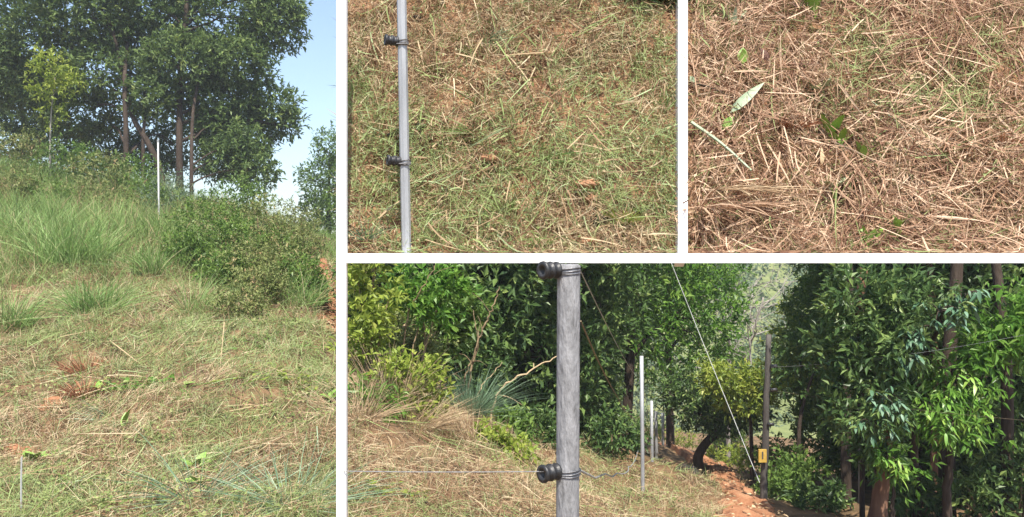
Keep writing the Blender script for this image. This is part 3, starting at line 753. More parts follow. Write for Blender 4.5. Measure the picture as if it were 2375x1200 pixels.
# fallen stalks in the left foreground
for (p1, p2, dd, lab, mat) in [((1160, 945), (690, 990), 0, None, None)][:0]: pass
def stalk(p0, p1, r, label, mat='twig', sag=.0, cat='stalk', name='fallen_stalk', n=6, mid=None, group='fallen stalks'):
    p0 = np.asarray(p0, float); p1 = np.asarray(p1, float)
    m_ = (p0 + p1) * .5 + [0, 0, sag] if mid is None else mid
    c = bez([p0, m_, p1], n); mb = MB(); tube(mb, c, np.linspace(r, r * .6, len(c)), 5)
    return tag(mb.build(name, M[mat], origin=p0), label, cat, group)
stalk(G(395, 7.25, .05), G(590, 7.3, .06), .005, 'pale straw stalk lying level across the middle of the cuttings', 'tanleaf')
stalk(G(290, 7.3, .05), G(110, 7.0, .04), .006, 'pale green stalk lying below the orange clods', 'paleleaf')
stalk(G(640, 6.75, .04), G(690, 6.2, .05), .005, 'long pale stalk slanting at the right of the cut grass', 'paleleaf')
stalk(G(735, 6.5, .12), G(740, 6.2, .03), .004, 'short pale stalk standing near the white post', 'paleleaf')
stalk(G(610, 5.75, .04), G(770, 6.35, .05), .005, 'pale stalk slanting up to the foot of the white post', 'paleleaf')
stalk(G(255, 9.6, .06), G(330, 8.9, .05), .006, 'dry stalk lying below the big round tussock', 'tanleaf')
stalk(G(520, 9.3, .25), G(510, 8.3, .04), .004, 'thin upright dry stalk right of the pale fanning tussock', 'tanleaf')

# ------------------------------------------------------------------ pale pole and the trees on the hill
base = G(369, 20)
root = empty('fence_post', base, 'thin pale metal pole standing on the hill before the dark trees', 'post', 'fence posts')
mb = MB(); tube(mb, [base - [0, 0, .3], base, P(366.5, 326, 20)], .019, 10); mb.build('pole', M['palepole'], root, smooth=True)
mb = MB(); tube(mb, [P(366.5, 330, 20), P(366.5, 324, 20)], .024, 8); mb.build('cap', M['steel'], root)

TD = 36
def gt(px, D=TD): return G(px, D)
HT = 'trees on the hilltop'
tree('hill_tree', 'tall dark tree with straight thick trunk in the middle of the hilltop group', 'tree',
     [gt(418, 34), P(416, 330, 34), P(418, 170, 34.6), P(432, 20, 34.5), P(440, -120, 35.5)], .16, .07,
     [pb(330, 40, 36, 120, 90, 380), pb(520, 40, 36, 130, 85, 420), pb(430, 150, 34.5, 105, 65, 330), pb(540, 150, 35, 85, 60, 300), pb(440, -90, 36, 240, 110, 500),
      pb(630, 55, 36, 62, 60, 220), pb(510, 235, 35.5, 85, 62, 300), pb(640, 255, 36, 46, 44, 120), pb(570, 305, 36, 55, 60, 200), pb(660, 20, 36, 36, 36, 80), pb(672, 292, 36, 22, 20, 34)],
     .23, 'tree_a', group=HT, dens=2.0)
tree('hill_tree', 'dark tree with a trunk leaning left behind the pale pole', 'tree',
     [gt(382, 33.5), P(372, 400, 33.5), P(345, 335, 33.5), P(308, 270, 33.7), P(284, 170, 34.4), P(255, 40, 34.5)], .15, .07,
     [pb(200, 40, 35, 130, 85, 400), pb(85, 90, 35, 95, 90, 340), pb(230, 165, 34.5, 75, 45, 180), pb(85, 200, 35.5, 85, 60, 260), pb(190, 265, 36, 80, 55, 240), pb(150, -80, 35, 200, 100, 400), pb(350, 225, 34, 50, 40, 120), pb(-40, 130, 35, 70, 110, 240)],
     .23, 'tree_a', group=HT, dens=2.0)
tree('hill_tree', 'slender dark tree at the right of the hilltop group, its trunk bare to the ground', 'tree',
     [gt(445, 33), P(444, 400, 33), P(448, 260, 33.6), P(470, 150, 34.5)], .09, .05,
     [pb(530, 375, 34.5, 62, 42, 190), pb(590, 400, 34, 42, 38, 110), pb(500, 300, 35, 50, 45, 150), pb(560, 345, 34.3, 45, 45, 110)],
     .21, 'tree_a', group=HT, dens=2.0)
tree('hill_tree', 'shaded thin tree between the leaning trunk and the left of the group', 'tree',
     [gt(294, 33), P(292, 300, 33), P(289, 180, 33.5), P(300, 60, 36)], .12, .06,
     [pb(330, 375, 39, 90, 50, 200), pb(240, 340, 39, 80, 50, 180), pb(420, 350, 39.5, 60, 60, 130), pb(370, 270, 39.5, 60, 50, 100), pb(300, 90, 38, 90, 60, 200)],
     .22, 'tree_a', group=HT, dens=2.0)
for px_, top_, lab_ in [(334, 215, 'slim upright tree just left of the pale pole among the hilltop trunks')]:
    tree('hill_tree', lab_, 'tree', [gt(px_, 33.5), P(px_ - 2, 330, 33.5), P(px_ + 3, top_ + 40, 34), P(px_, top_ - 60, 36)], .085, .04,
         [pb(px_, top_ - 70, 37, 60, 40, 120), pb(px_ + 20, top_ - 10, 37, 40, 30, 60)], .22, 'tree_a', group=HT)
tree('hill_tree', 'dense dark tree at the far left edge behind the sapling', 'tree',
     [gt(60, 40), P(55, 330, 40), P(50, 200, 40)], .13, .06,
     [pb(60, 250, 40, 80, 60, 240), pb(140, 330, 40, 70, 40, 160), pb(10, 330, 40, 80, 40, 160), pb(10, 200, 40, 80, 80, 220)],
     .22, 'tree_a', group=HT, dens=2.0)
tree('sapling', 'thin pale sapling with yellowish leaves at the left before the dark trees', 'tree',
     [G(117, 26), P(116, 330, 26), P(120, 250, 26), P(130, 170, 26)], .035, .012,
     [pb(125, 165, 26, 40, 30, 70), pb(110, 210, 26, 34, 26, 50), pb(150, 195, 26, 28, 28, 45), pb(120, 270, 26, 24, 26, 24), pb(108, 140, 26, 20, 18, 24)],
     .14, 'yellow', 'palebark')
tree('round_tree', 'rounded mid green tree at the right edge of the hilltop, against sky', 'tree',
     [gt(765, 44), P(762, 500, 44), P(764, 400, 44)], .16, .06,
     [pb(766, 345, 44, 30, 42, 200), pb(745, 420, 44, 48, 50, 260), pb(790, 420, 44, 40, 70, 260), pb(735, 490, 43.5, 38, 42, 200), pb(775, 510, 43, 45, 50, 260), pb(755, 560, 43, 42, 34, 160)],
     .19, 'tree_c', group=HT)
SH = 'shrubs along the hilltop'
def ground_dist(px, py, D0):
    """how far away the ground is that shows at a bearing and height; D0 if it never rises that high"""
    for D in np.arange(8, 34, .25):
        if 600 - (G(px, D)[2] - EYE) / D * F <= py: return min(float(D), D0)
    return D0
def shrub(name, px, D, blobs, leaf, mat, label, group=SH, cat='shrub', bark='twig', k=7, asp=.4, droop=0., shell=.3, stem_r=.02, dens=1.):
    D1 = ground_dist(px, (600 - (blobs[0][0][2] - EYE) / D * F) + blobs[0][1][2] / D * F * .75, D) if group == SH else D
    f = D1 / D
    blobs = [(np.array([bc[0] * f, bc[1] * f, EYE + (bc[2] - EYE) * f]), tuple(np.array(R) * f), n) for (bc, R, n) in blobs]
    if group == SH: blobs = [(bc, tuple(np.array(R) * [1.25, 1.25, 1.45]), int(n * 1.5)) for (bc, R, n) in blobs]
    blobs = [(bc + [0, 0, max(0, float(H(bc[0], bc[1])) + R[2] * (.95 if group == SH else .55) - bc[2])], R, n) for (bc, R, n) in blobs]
    leaf = leaf * max(.7, f); stem_r = stem_r * f
    b = G(px, D1); stems = []
    for (bc, R, n) in blobs:
        for s in range(3):
            e = np.asarray(bc) + norm(rng.normal(size=3)) * np.asarray(R) * .6
            stems.append(([b + rng.normal(size=3) * [.08, .08, 0], (b + e) * .5 + rng.normal(size=3) * .05, e], stem_r, stem_r * .25))
    return tree(name, label, cat, [b], 0, 0, blobs, leaf, mat, bark, group, k=k, asp=asp, droop=droop, shell=shell, limbs=False, crown='foliage', stems=stems, dens=dens)
shrub('shrub', 60, 27, [pb(60, 365, 27, 60, 34, 130), pb(20, 340, 27, 40, 26, 70)], .11, 'olive', 'olive brown shrub at the left edge of the hilltop')
shrub('shrub', 150, 26, [pb(150, 395, 26, 60, 34, 140), pb(190, 375, 26, 36, 22, 60)], .11, 'tree_c', 'green shrub at the foot of the yellowish sapling')
shrub('shrub', 235, 26, [pb(230, 425, 26, 55, 36, 130)], .11, 'olive', 'reddish olive shrub left of the pale pole')
shrub('shrub', 310, 29, [pb(310, 435, 29, 60, 34, 150)], .12, 'tree_c', 'dense green shrub below the leaning trunk')
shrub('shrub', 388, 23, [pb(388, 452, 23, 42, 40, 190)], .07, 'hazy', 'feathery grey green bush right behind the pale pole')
shrub('shrub', 500, 22, [pb(480, 565, 22, 70, 45, 200), pb(540, 590, 21, 50, 40, 130)], .10, 'tree_c', 'low leafy green bush right of the pale pole foot')
shrub('shrub', 560, 28, [pb(545, 485, 28, 50, 34, 90), pb(585, 470, 28, 40, 34, 70), pb(500, 500, 28, 36, 22, 50)], .11, 'tree_c', 'open green bush with sky showing behind the slender trunk')
shrub('shrub', 610, 20, [pb(600, 560, 20, 60, 46, 150), pb(650, 580, 19.5, 46, 40, 100)], .09, 'olive', 'olive straggly bush on the crest left of the orange path')
shrub('shrub', 660, 27, [pb(650, 500, 27, 50, 30, 90), pb(700, 520, 27, 36, 24, 60)], .10, 'olive', 'pale olive bush on the skyline before the round tree')
shrub('shrub', 600, 15, [pb(600, 640, 15, 55, 42, 110), pb(650, 655, 15, 40, 32, 70)], .08, 'olive', 'loose brownish bush in the middle right of the left hillside')
shrub('shrub', 460, 14.5, [pb(455, 605, 14.5, 40, 26, 70)], .07, 'tree_c', 'small green bush above the pale fanning tussock')

for px, D, py, rx, rz, n, leaf, mat, lab in [
    (30, 22, 420, 50, 26, 110, .08, 'olive', 'dull olive bush at the left edge above the tall grass'), (110, 22, 455, 44, 26, 90, .08, 'tree_c', 'low green bush in the tall grass under the sapling'),
    (185, 23, 470, 46, 26, 90, .08, 'olive', 'reddish brown twiggy bush in the tall grass left of the pole'), (280, 22, 490, 46, 24, 90, .08, 'olive', 'pale olive bush just left of the pale pole'),
    (450, 26, 520, 44, 26, 90, .09, 'olive', 'olive bush under the bare slender trunk'), (700, 21, 580, 40, 30, 80, .08, 'olive', 'dry looking bush above the orange path'),
    (640, 17, 610, 60, 32, 130, .07, 'tree_c', 'spreading green bush left of the orange path'), (540, 16, 640, 50, 30, 90, .07, 'olive', 'olive bush above the loose tussock'),
    (520, 13, 655, 44, 30, 110, .07, 'tree_c', 'leafy green bush right above the pale fanning tussock'), (600, 12.5, 690, 50, 34, 120, .065, 'olive', 'brown tinged bush left of the loose tussock'),
    (700, 12, 690, 44, 36, 120, .065, 'tree_c', 'green bush beside the orange path'), (560, 12, 735, 44, 26, 90, .06, 'olive', 'low ragged bush reaching farthest down the left hillside'),
    (640, 15, 640, 60, 34, 130, .07, 'olive', 'straggly olive bush in the thick of the hillside bushes'), (420, 15, 600, 40, 30, 90, .07, 'tree_c', 'green bush right beside the foot of the pale pole'),
    (330, 25, 450, 40, 26, 80, .09, 'tree_c', 'green bush touching the left side of the pale pole')]:
    shrub('shrub', px, D, [pb(px, py, D, rx, rz, n), pb(px + rx * .6, py + 12, D, rx * .5, rz * .7, n // 2)], leaf, mat, lab)

# ------------------------------------------------------------------ pole and small things on the bank
def insulator(root, c, axis, L, r, tie_c=None, tie_r=None, side=1):
    """ribbed black reel with a hollow end, on a bracket, and the wire that ties it to the pole"""
    axis = norm(np.asarray(axis, float)); c = np.asarray(c, float)
    prof = [(0, .30), (.0, 1.0), (.10, 1.04), (.16, .98), (.22, .80), (.40, .78), (.46, .98), (.52, 1.0), (.58, .80), (.78, .76), (.84, .95), (.94, .95), (1.0, .7)]
    mb = MB(); n = 16; ang = np.arange(n) / n * 2 * math.pi
    a = norm(np.cross(axis, [0, 0, 1.])); b = np.cross(a, axis)
    ring = lambda t, k: c + axis * (L * (1 - t)) + k * r * (np.cos(ang)[:, None] * a + np.sin(ang)[:, None] * b)
    rows = [ring(.35, .42), ring(.0, .5)] + [ring(t, k) for t, k in prof[1:]]
    v = np.concatenate(rows + [c[None] + axis * L * .65]); i = np.arange(n); j = (i + 1) % n
    q = np.concatenate([np.stack([s * n + i, s * n + j, (s + 1) * n + j, (s + 1) * n + i], 1) for s in range(len(rows) - 1)])
    t = np.stack([np.full(n, len(v) - 1), j, i], 1)
    mb.add(v, q, t)
    ins = mb.build('insulator', M['insulator'], root, smooth=True)
    if tie_c is not None:
        tb = MB(); tie_c = np.asarray(tie_c, float)
        for s in range(3):
            ang2 = np.linspace(0, 2 * math.pi, 25)
            zz = s * .0042 - .004 + .004 * np.sin(ang2 + s)
            tube(tb, tie_c + np.column_stack([np.cos(ang2) * (tie_r + .0015), np.sin(ang2) * (tie_r + .0015), zz]), .0017, 5, cap=False)
        tube(tb, bez([tie_c + [-tie_r, -.004, .002], c + axis * L * .3 + [0, -.002, r * .8], c + axis * L * .45 + [0, 0, r * .85]], 4), .0015, 5)
        tb.build('tie_wire', M['darkwire'], ins)
    return ins

# steel pole in front of the mown bank
D2 = 2.645; b0 = P(943, 600, D2)
root = empty('fence_post', b0, 'slim grey steel pole with two black insulators before the mown bank', 'post', 'fence posts')
mb = MB(); tube(mb, [b0, P(937, 300, D2), P(931.5, 0, D2), P(929, -130, D2)], .0148, 8); mb.build('pole', M['steel'], root)
for (px, py) in ((934, 97), (939.5, 375)):
    insulator(root, P(px - 10, py, D2), (-.95, -.35, .05), .042, .017, P(px, py + 3, D2), .0152)
    mb = MB(); tube(mb, [P(px - 14, py + 5, D2 - .017), P(px + 14, py + 4, D2 - .018)], .0018, 6); mb.build('clip', M['darkwire'], root)

def btuft(px, py, label, n, L, W, mat, lean=(0, 0, 0), spread=.8, hue=(0, 1), up=.8, rb=.02, cat='grass clump', group='tufts on the bank', name='grass_tuft'):
    b = bank_pt(px, py)
    return tuft(name, b + BN * .004, label, cat, n, L, W, spread, mat, np.asarray(lean) + BN * .5, .3, group, up, rb, hue)
btuft(985, 155, 'small bright tuft just right of the steel pole, below its upper insulator', 60, .06, .003, 'tussock')
btuft(830, 200, 'green tuft at the left of the bank beside the white post', 70, .08, .003, 'grass')
btuft(850, 545, 'pale tuft at the lower left corner of the mown bank', 90, .10, .003, 'bluegrass', spread=1.2)
btuft(1090, 300, 'flat green tuft combed left in the middle of the mown bank', 70, .11, .003, 'tussock', (-1., 0, -.2), up=.3)
btuft(1260, 360, 'green tuft combed right in the middle of the mown bank', 70, .11, .003, 'tussock', (1., 0, -.3), up=.3)
btuft(1130, 90, 'blue green swathe near the top of the mown bank', 80, .12, .003, 'bluegrass', (.8, 0, -.3), up=.3)
btuft(1440, 510, 'yellow green leafy tuft at the lower right of the mown bank', 110, .08, .0045, 'yellow', spread=1.2)
btuft(1540, 240, 'dark green tuft at the right edge of the mown bank', 80, .09, .003, 'tussock', spread=1.)
btuft(1500, 170, 'low green tuft high at the right of the mown bank', 60, .07, .003, 'grass', spread=1.2)
btuft(1250, 560, 'green tuft at the bottom middle of the mown bank', 90, .08, .003, 'grass', spread=1.2)
btuft(1180, 480, 'small mixed tuft left of the bare orange patch', 60, .07, .003, 'grass', spread=1.2)
btuft(880, 430, 'green tuft left of the steel pole below its lower insulator', 70, .09, .003, 'grass', spread=1.)
for (px, py, r, lab) in [(1362, 435, .03, 'orange crumbly clod of soil in the lower right of the mown bank'), (1372, 466, .022, 'orange clod right under the crumbly one on the mown bank'),
                         (1368, 565, .026, 'orange clod at the bottom of the mown bank below a dark hollow'), (1130, 375, .026, 'pale orange clod in the centre of the mown bank')]:
    clod(bank_pt(px, py) + BN * r * .5, r, lab, 'bankclod', flat=.5, group='clods on the mown bank')
for (px, py, r, lab) in [(968, 45, .011, 'dark pebble right of the upper pole'), (846, 130, .005, 'tiny dark pebble left of the upper insulator'), (975, 296, .011, 'dark pebble right of the pole, halfway up'),
                         (907, 317, .009, 'dark pebble left of the pole above its lower insulator'), (1390, 515, .02, 'largest dark stone in a hollow at the lower right'), (1566, 466, .008, 'dark pebble by the white divider')]:
    clod(bank_pt(px, py) + BN * .008, r, lab + ' of the mown bank', 'stone', 'pebble', 'pebble', .8, 'dark pebbles on the bank')
# dark bush on the crest above the mown bank's right corner
c = bank_pt(1530, 20); mb = MB()
bush = empty('crest_bush', c, 'dark bush on the crest at the top right corner of the mown bank', 'shrub')
for px in (1480, 1510, 1540, 1570): sprigs(mb, bank_pt(px, 2) + BN * .02 + [0, 0, .025], (.045, .04, .022), 60, .022)
mb.build('foliage', M['tree_b'], bush)

# ---- dry straw side
def bstalk(a, b_, r, label, mat='tanleaf', lift=.02, group='long straws on the bank', name='straw_stalk', bowed=.0):
    p0 = bank_pt(*a) + BN * lift; p1 = bank_pt(*b_) + BN * (lift + .01)
    return stalk(p0, p1, r, label, mat, cat='straw', name=name, group=group, mid=(p0 + p1) * .5 + BN * .012 + [bowed, 0, .3 * abs(bowed)])
bstalk((2000, 230), (2140, 370), .0026, 'long pale straw slanting down right through the centre of the dry bank', 'paleleaf')
bstalk((1995, 245), (2030, 355), .0022, 'bent pale straw left of the long slanting one', 'tanleaf', bowed=.01)
bstalk((1930, 130), (2010, 195), .0026, 'pinkish straw above the centre of the dry bank', 'tanleaf')
bstalk((1920, 410), (2100, 345), .0022, 'thin straw slanting up right below the centre of the dry bank')
bstalk((2190, 400), (2345, 510), .0024, 'long thin straw at the lower right of the dry bank')
bstalk((1840, 215), (1850, 120), .0016, 'short upright straw left of centre on the dry bank')
bstalk((2230, 500), (2290, 590), .0022, 'pale straw running off the bottom right of the dry bank')
bstalk((1690, 420), (1800, 470), .003, 'golden straw at lower left of the dry bank, pointing right')
bstalk((1597, 200), (1700, 245), .0045, 'dark brown stick at the left edge by the big pale leaf', 'bark')
bstalk((1600, 300), (1735, 415), .0065, 'thick pale green stem slanting from the white divider', 'paleleaf', .035)
btuft(1640, 470, 'heap of long dry stalks fanning at the lower left corner of the dry bank', 190, .22, .005, 'straw', (.6, -.1, -.6), .9, (0, .8), .3, .13, 'dry stalks', 'dry heaps', 'stalk_heap')
btuft(1700, 430, 'reddish dry stalk heap left of centre on the dry bank', 120, .18, .004, 'drybrown', (.8, 0, -.6), .9, (0, 1), .3, .12, 'dry stalks', 'dry heaps', 'stalk_heap')
btuft(1650, 130, 'brown withered clump at the upper left of the dry bank', 120, .09, .0045, 'drybrown', (0, 0, 0), 1.4, (0, .7), .4, .04, 'dry stalks', 'dry heaps', 'stalk_heap')
btuft(1840, 290, 'dark brown withered clump left of the small yellow green plant', 110, .08, .004, 'deadred', (0, 0, 0), 1.4, (0, .6), .4, .04, 'dry stalks', 'dry heaps', 'stalk_heap')
btuft(2330, 330, 'rust brown clump at the right edge of the dry bank', 90, .10, .004, 'deadred', (0, 0, 0), 1.2, (.2, .9), .4, .04, 'dry stalks', 'dry heaps', 'stalk_heap')
def bweed(px, py, label, nl, L, W, mat, tilt=(.2, 1.), stem=.015, az=None):
    return weed(bank_pt(px, py) + BN * .02, label, nl, L * 1.6, W * 1.6, mat, (tilt[0] + .35, tilt[1] + .3), stem, 'small plants on the dry bank', az=az)
bweed(1886, 42, 'broad bright green leaf plant near the top of the dry bank', 3, .055, .042, 'bleaf', (.6, 1.3))
bweed(1720, 165, 'small bright leaf plant in the brown clump at upper left', 2, .035, .026, 'bleaf', (.6, 1.3))
bweed(1920, 325, 'yellow green seedling in the middle of the dry bank', 6, .05, .028, 'bleaf', (.2, 1.1))
bweed(1945, 345, 'seedling just right of the middle seedling on the dry bank', 4, .045, .024, 'bleaf', (.1, .9))
bweed(1900, 230, 'small pale seedling above the middle seedling', 5, .035, .02, 'paleleaf', (.2, 1.1))
bweed(1700, 75, 'pale grey green sprig at the upper left of the dry bank', 4, .05, .016, 'paleleaf', (.6, 1.3))
bweed(1930, 455, 'dull green flat weed low in the middle of the dry bank', 5, .05, .02, 'paleleaf', (.0, .7))
bweed(2010, 575, 'small green plant at the bottom of the dry bank', 6, .035, .02, 'bleaf', (.3, 1.2))
bweed(2075, 545, 'small yellow green plant beside the bottom plant of the dry bank', 6, .03, .018, 'bleaf', (.3, 1.2))
bweed(2000, 380, 'tiny green plant between the two bent straws', 4, .03, .018, 'bleaf', (.3, 1.2))
# the long pale leaf, a red leaf and a tan round leaf
def lone_leaf(px, py, L, W, mat, d, label, lift=.03, name='fallen_leaf', n=(0, -1, .35)):
    o = bpy.data.objects.new(name, leaf_mesh(name, mat, L, W)); col.objects.link(o)
    y_ = Vector(d).normalized(); x_ = y_.cross(Vector(n)).normalized(); z_ = x_.cross(y_)
    mt = Matrix((x_, y_, z_)).transposed().to_4x4(); mt.translation = Vector(bank_pt(px, py) + BN * lift)
    o.matrix_world = mt
    return tag(o, label, 'leaf', 'single leaves on the dry bank')
lone_leaf(1688, 280, .165, .036, 'paleleaf', (.72, -.05, .70), 'long pale green blade leaf at the left of the dry bank', .04)
lone_leaf(1698, 285, .07, .032, 'bleaf', (-.55, -.1, -.5), 'dull green leaf below the long pale blade leaf')
lone_leaf(1775, 155, .055, .03, 'darkleaf', (-.3, .1, .9), 'dark red dead leaf at upper left of the dry bank')
lone_leaf(1850, 30, .045, .022, 'darkleaf', (-.8, .1, .5), 'dark red dead leaf near the top beside the bright leaf plant')
lone_leaf(2104, 200, .034, .032, 'tanleaf', (.1, .1, 1), 'round tan dry leaf right of centre on the dry bank')
lone_leaf(1900, 395, .06, .016, 'tanleaf', (.05, 0, 1), 'narrow tan leaf standing below the middle seedling')
lone_leaf(1597, 190, .05, .022, 'paleleaf', (.5, -.1, -.8), 'small pale leaf poking in beside the white divider')
for (px, py, lab) in [(2251, 156, 'dark pebble high at the right of the dry bank'), (2274, 272, 'dark pebble halfway up the right of the dry bank')]:
    clod(bank_pt(px, py) + BN * .012, .0055, lab, 'stone', 'pebble', 'pebble', .9, 'dark pebbles on the bank')

# ------------------------------------------------------------------ fence posts and wires below the beam
D4 = 2.2; b0 = np.array([P(1316, 1200, D4)[0], D4, float(H(P(1316, 1200, D4)[0], D4))])
root = empty('fence_post', b0, 'thick weathered grey pole with black insulators, nearest of all posts', 'post', 'fence posts')
mb = MB(); R4 = .0295
tube(mb, [b0 - [0, 0, .3], b0, P(1316.5, 1200, D4), P(1317.5, 900, D4), P(1319, 640, D4), P(1319.3, 616, D4), P(1319.3, 613, D4)], [R4, R4, R4, R4, R4, R4, R4 * .8], 24)
mb.build('pole', M['oldpipe'], root, smooth=True)
for py in (627, 1093):
    insulator(root, P(1294, py, D4 - .01), (-.80, -.60, .0), .052, .0225, P(1318, py + 2, D4), R4)
# wires of the near pole
def wire(p0, p1, r, label, sag=.02, mat='wire', cat='wire', name='fence_wire', group='fence wires', wob=.0):
    p0 = np.asarray(p0, float); p1 = np.asarray(p1, float)
    t = np.linspace(0, 1, 16)[:, None]
    c = p0 + (p1 - p0) * t - np.array([0, 0, 1]) * sag * 4 * t * (1 - t)
    if wob: c[1:-1] += rng.normal(size=c[1:-1].shape) * wob
    mb = MB(); tube(mb, c, r, 5)
    return tag(mb.build(name, M[mat], origin=p0), label, cat, group)
wire(P(1262, 1094, D4 - .04), np.array([X(797), FD - .001, Z(1093)]), .0013, 'straight wire from the lower insulator left to the white post', .002)
b1 = G(1490, 11)
wire(P(1345, 1092, D4), P(1480, 1046, 10.9), .0036, 'slack wire from the lower tie right to the first thin post', .12, wob=.006)
wire(P(1347, 745, D4), P(1484, 965, 10.9), .0024, 'brown wire falling from the near pole to the first thin post', .12, 'rustwire', wob=.003)
wire(P(1346, 628, D4), P(1484, 880, 10.9), .0016, 'fine wire from the top tie of the near pole to the first thin post', .05)
def thin_post(px0, py_top, D, r, label, mat='palepole'):
    b = G(px0[0], D); t = P(px0[1], py_top, D)
    root = empty('fence_post', b, label, 'post', 'fence posts')
    mb = MB(); tube(mb, [b - [0, 0, .3], b, (b + t) * .5, t], r, 10); mb.build('pole', M[mat], root, smooth=True)
    return b, t
posts = [thin_post((1491, 1488), 826, 11, .025, 'tall pale thin post, first beyond the near grey pole', 'steel'),
         thin_post((1513, 1511), 930, 15, .028, 'pale thin post, second along the slope', 'steel'),
         thin_post((1523, 1521), 955, 21, .04, 'grey thin post, third along the slope', 'steel'),
         thin_post((1538, 1537), 958, 27, .045, 'grey thin post, fourth, at the lit gap in the trees', 'steel'),
         thin_post((1562, 1561), 958, 33, .05, 'dark thin post farthest away in the lit gap', 'wood')]
for (b, t), (b2, t2), s in zip(posts[:-1], posts[1:], ('first and second', 'second and third', 'third and fourth', 'fourth and farthest')):
    for f_, w_ in ((.35, 'lower'), (.8, 'upper')):
        wire(b + (t - b) * f_, b2 + (t2 - b2) * f_, .003, w_ + ' wire between the ' + s + ' thin posts', .04)
# dark wooden post with the yellow plate, its stay and wires
b = G(1771, 12); t = P(1783, 776, 12)
root = empty('fence_post', b, 'dark leaning wooden post with a yellow plate beside the orange path', 'post', 'fence posts')
mb = MB(); tube(mb, bez([b - [0, 0, .3], b, P(1776, 980, 12), t], 6, .004), np.linspace(.062, .038, 19), 9); mb.build('pole', M['wood'], root, smooth=True)
c0, c1 = P(1767.5, 1072, 11.93), P(1769, 1042, 11.93)
mb = box(MB(), (c0[0] - .055, 11.90, c0[2]), (c0[0] + .055, 11.93, c1[2])); plate = mb.build('yellow_plate', M['yellowpaint'], root)
mb = box(MB(), (c0[0] - .012, 11.895, c0[2] + .05), (c0[0] + .008, 11.9005, c1[2] - .03)); mb.build('slot', M['wood'], plate)
for py in (850, 905, 985): 
    mb = MB(); q_ = P(1787 if py < 950 else 1780, py, 11.95); tube(mb, [q_, q_ + [.09, -.02, .01]], [.028, .022], 8); mb.build('insulator', M['insulator'], root, smooth=True)
mb = MB(); q_ = P(1771, 1168, 11.9); tube(mb, [q_ - [.05, 0, 0], q_, q_ + [.05, 0, -.02]], [.03, .05, .03], 8); mb.build('foot_clamp', M['insulator'], root, smooth=True)
wire(P(1453, 341, 20.9), P(1762, 1120, 11.9), .005, 'pale straight stay cable slanting down to the foot of the wooden post', .06, 'palepole', 'cable', 'stay_cable')
wire(P(1788, 852, 11.9), P(2700, 708, 7), .0016, 'thin wire running right from the wooden post before the dark trees', .1)
wire(P(1788, 905, 11.9), P(2700, 1000, 7), .0014, 'lower thin wire running right from the wooden post', .05, 'rustwire')

# ------------------------------------------------------------------ woods beyond the open slope
FT = 'trees of the wood'
def forest_proto(name, label, at, h, r, crown_r, nb, ns, leaf, mat, bark='bark', low=.25, seed=0):
    b = np.asarray(at, float)
    trunk = [b, b + [U(-.15, .15), 0, h * .4], b + [U(-.3, .3), U(-.2, .2), h * .75], b + [U(-.4, .4), 0, h * .95]]
    bl = []
    for i in range(nb):
        f = low + (1 - low) * (i + .5) / nb
        a = i * 2.4; rad = crown_r * (.35 + .65 * math.sin(math.pi * min(1, max(.12, f * .95))))
        c = b + [math.cos(a) * rad * .7, math.sin(a) * rad * .7, h * f]
        bl.append((c, (rad * .62, rad * .62, h * .10 + rad * .25), ns))
    return tree(name, label, 'tree', trunk, r, r * .35, bl, leaf, mat, bark, FT)
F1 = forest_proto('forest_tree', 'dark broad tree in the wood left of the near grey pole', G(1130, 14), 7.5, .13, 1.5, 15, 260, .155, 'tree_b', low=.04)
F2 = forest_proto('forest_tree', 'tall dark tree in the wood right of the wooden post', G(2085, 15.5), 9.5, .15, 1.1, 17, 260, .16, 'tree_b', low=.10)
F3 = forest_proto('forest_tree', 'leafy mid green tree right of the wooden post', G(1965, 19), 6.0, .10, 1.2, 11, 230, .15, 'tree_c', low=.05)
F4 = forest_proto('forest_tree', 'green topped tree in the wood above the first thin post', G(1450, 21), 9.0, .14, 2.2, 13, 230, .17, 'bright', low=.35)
for src, px, D, rz, s, lab in [
    (F1, 1250, 15, 3.0, .95, 'dark tree in the wood right behind the near grey pole'),
    (F2, 1330, 18, 1.7, .8, 'dark tree in the wood between the near pole and the thin posts'),
    (F1, 1300, 17.5, .4, 1.0, 'dark tree with low branches right of the near grey pole'),
    (F2, 1330, 21, 4.0, 1.0, 'tall dark tree deep in the wood right of the near pole'),
    (F2, 1180, 20, 2.5, 1.0, 'tall dark tree deep in the wood left of the near pole'),
    (F1, 1120, 19, 5.2, 1.2, 'broad dark tree deep in the wood over the diagonal bare branch'),
    (F4, 1555, 27, 2.0, .95, 'green tree beyond the lit gap in the wood'),
    (F3, 1690, 34, 2.8, .75, 'small leafy tree where the path disappears'),
    (F2, 2095, 14, 5.0, .9, 'dark tree with trunk bare low down, centre of the right wood'),
    (F2, 2075, 18, .8, 1.05, 'dark tree deep in the centre of the right wood'),
    (F2, 2100, 17, 3.3, 1.05, 'tall dark tree behind the blue green branches'),
    (F1, 2200, 15.5, 4.1, 1.15, 'broad dark tree behind the bright drooping tree'),
    (F2, 2330, 15, 2.1, .95, 'dark tree at the right edge of the wood'),
    (F1, 2420, 13, .2, 1.0, 'dark tree cut by the right edge of the picture'),
    (F2, 2270, 20, 1.4, 1.1, 'tall dark tree deep in the wood at far right'),
    (F3, 1990, 24, 3.9, 1.2, 'mid green tree deep between the wooden post and dark wood'),
    (F1, 2500, 16, 2.9, 1.1, 'dark tree beyond the right edge of the picture')]:
    copy_tree(src, G(px, D), rz, s, lab)

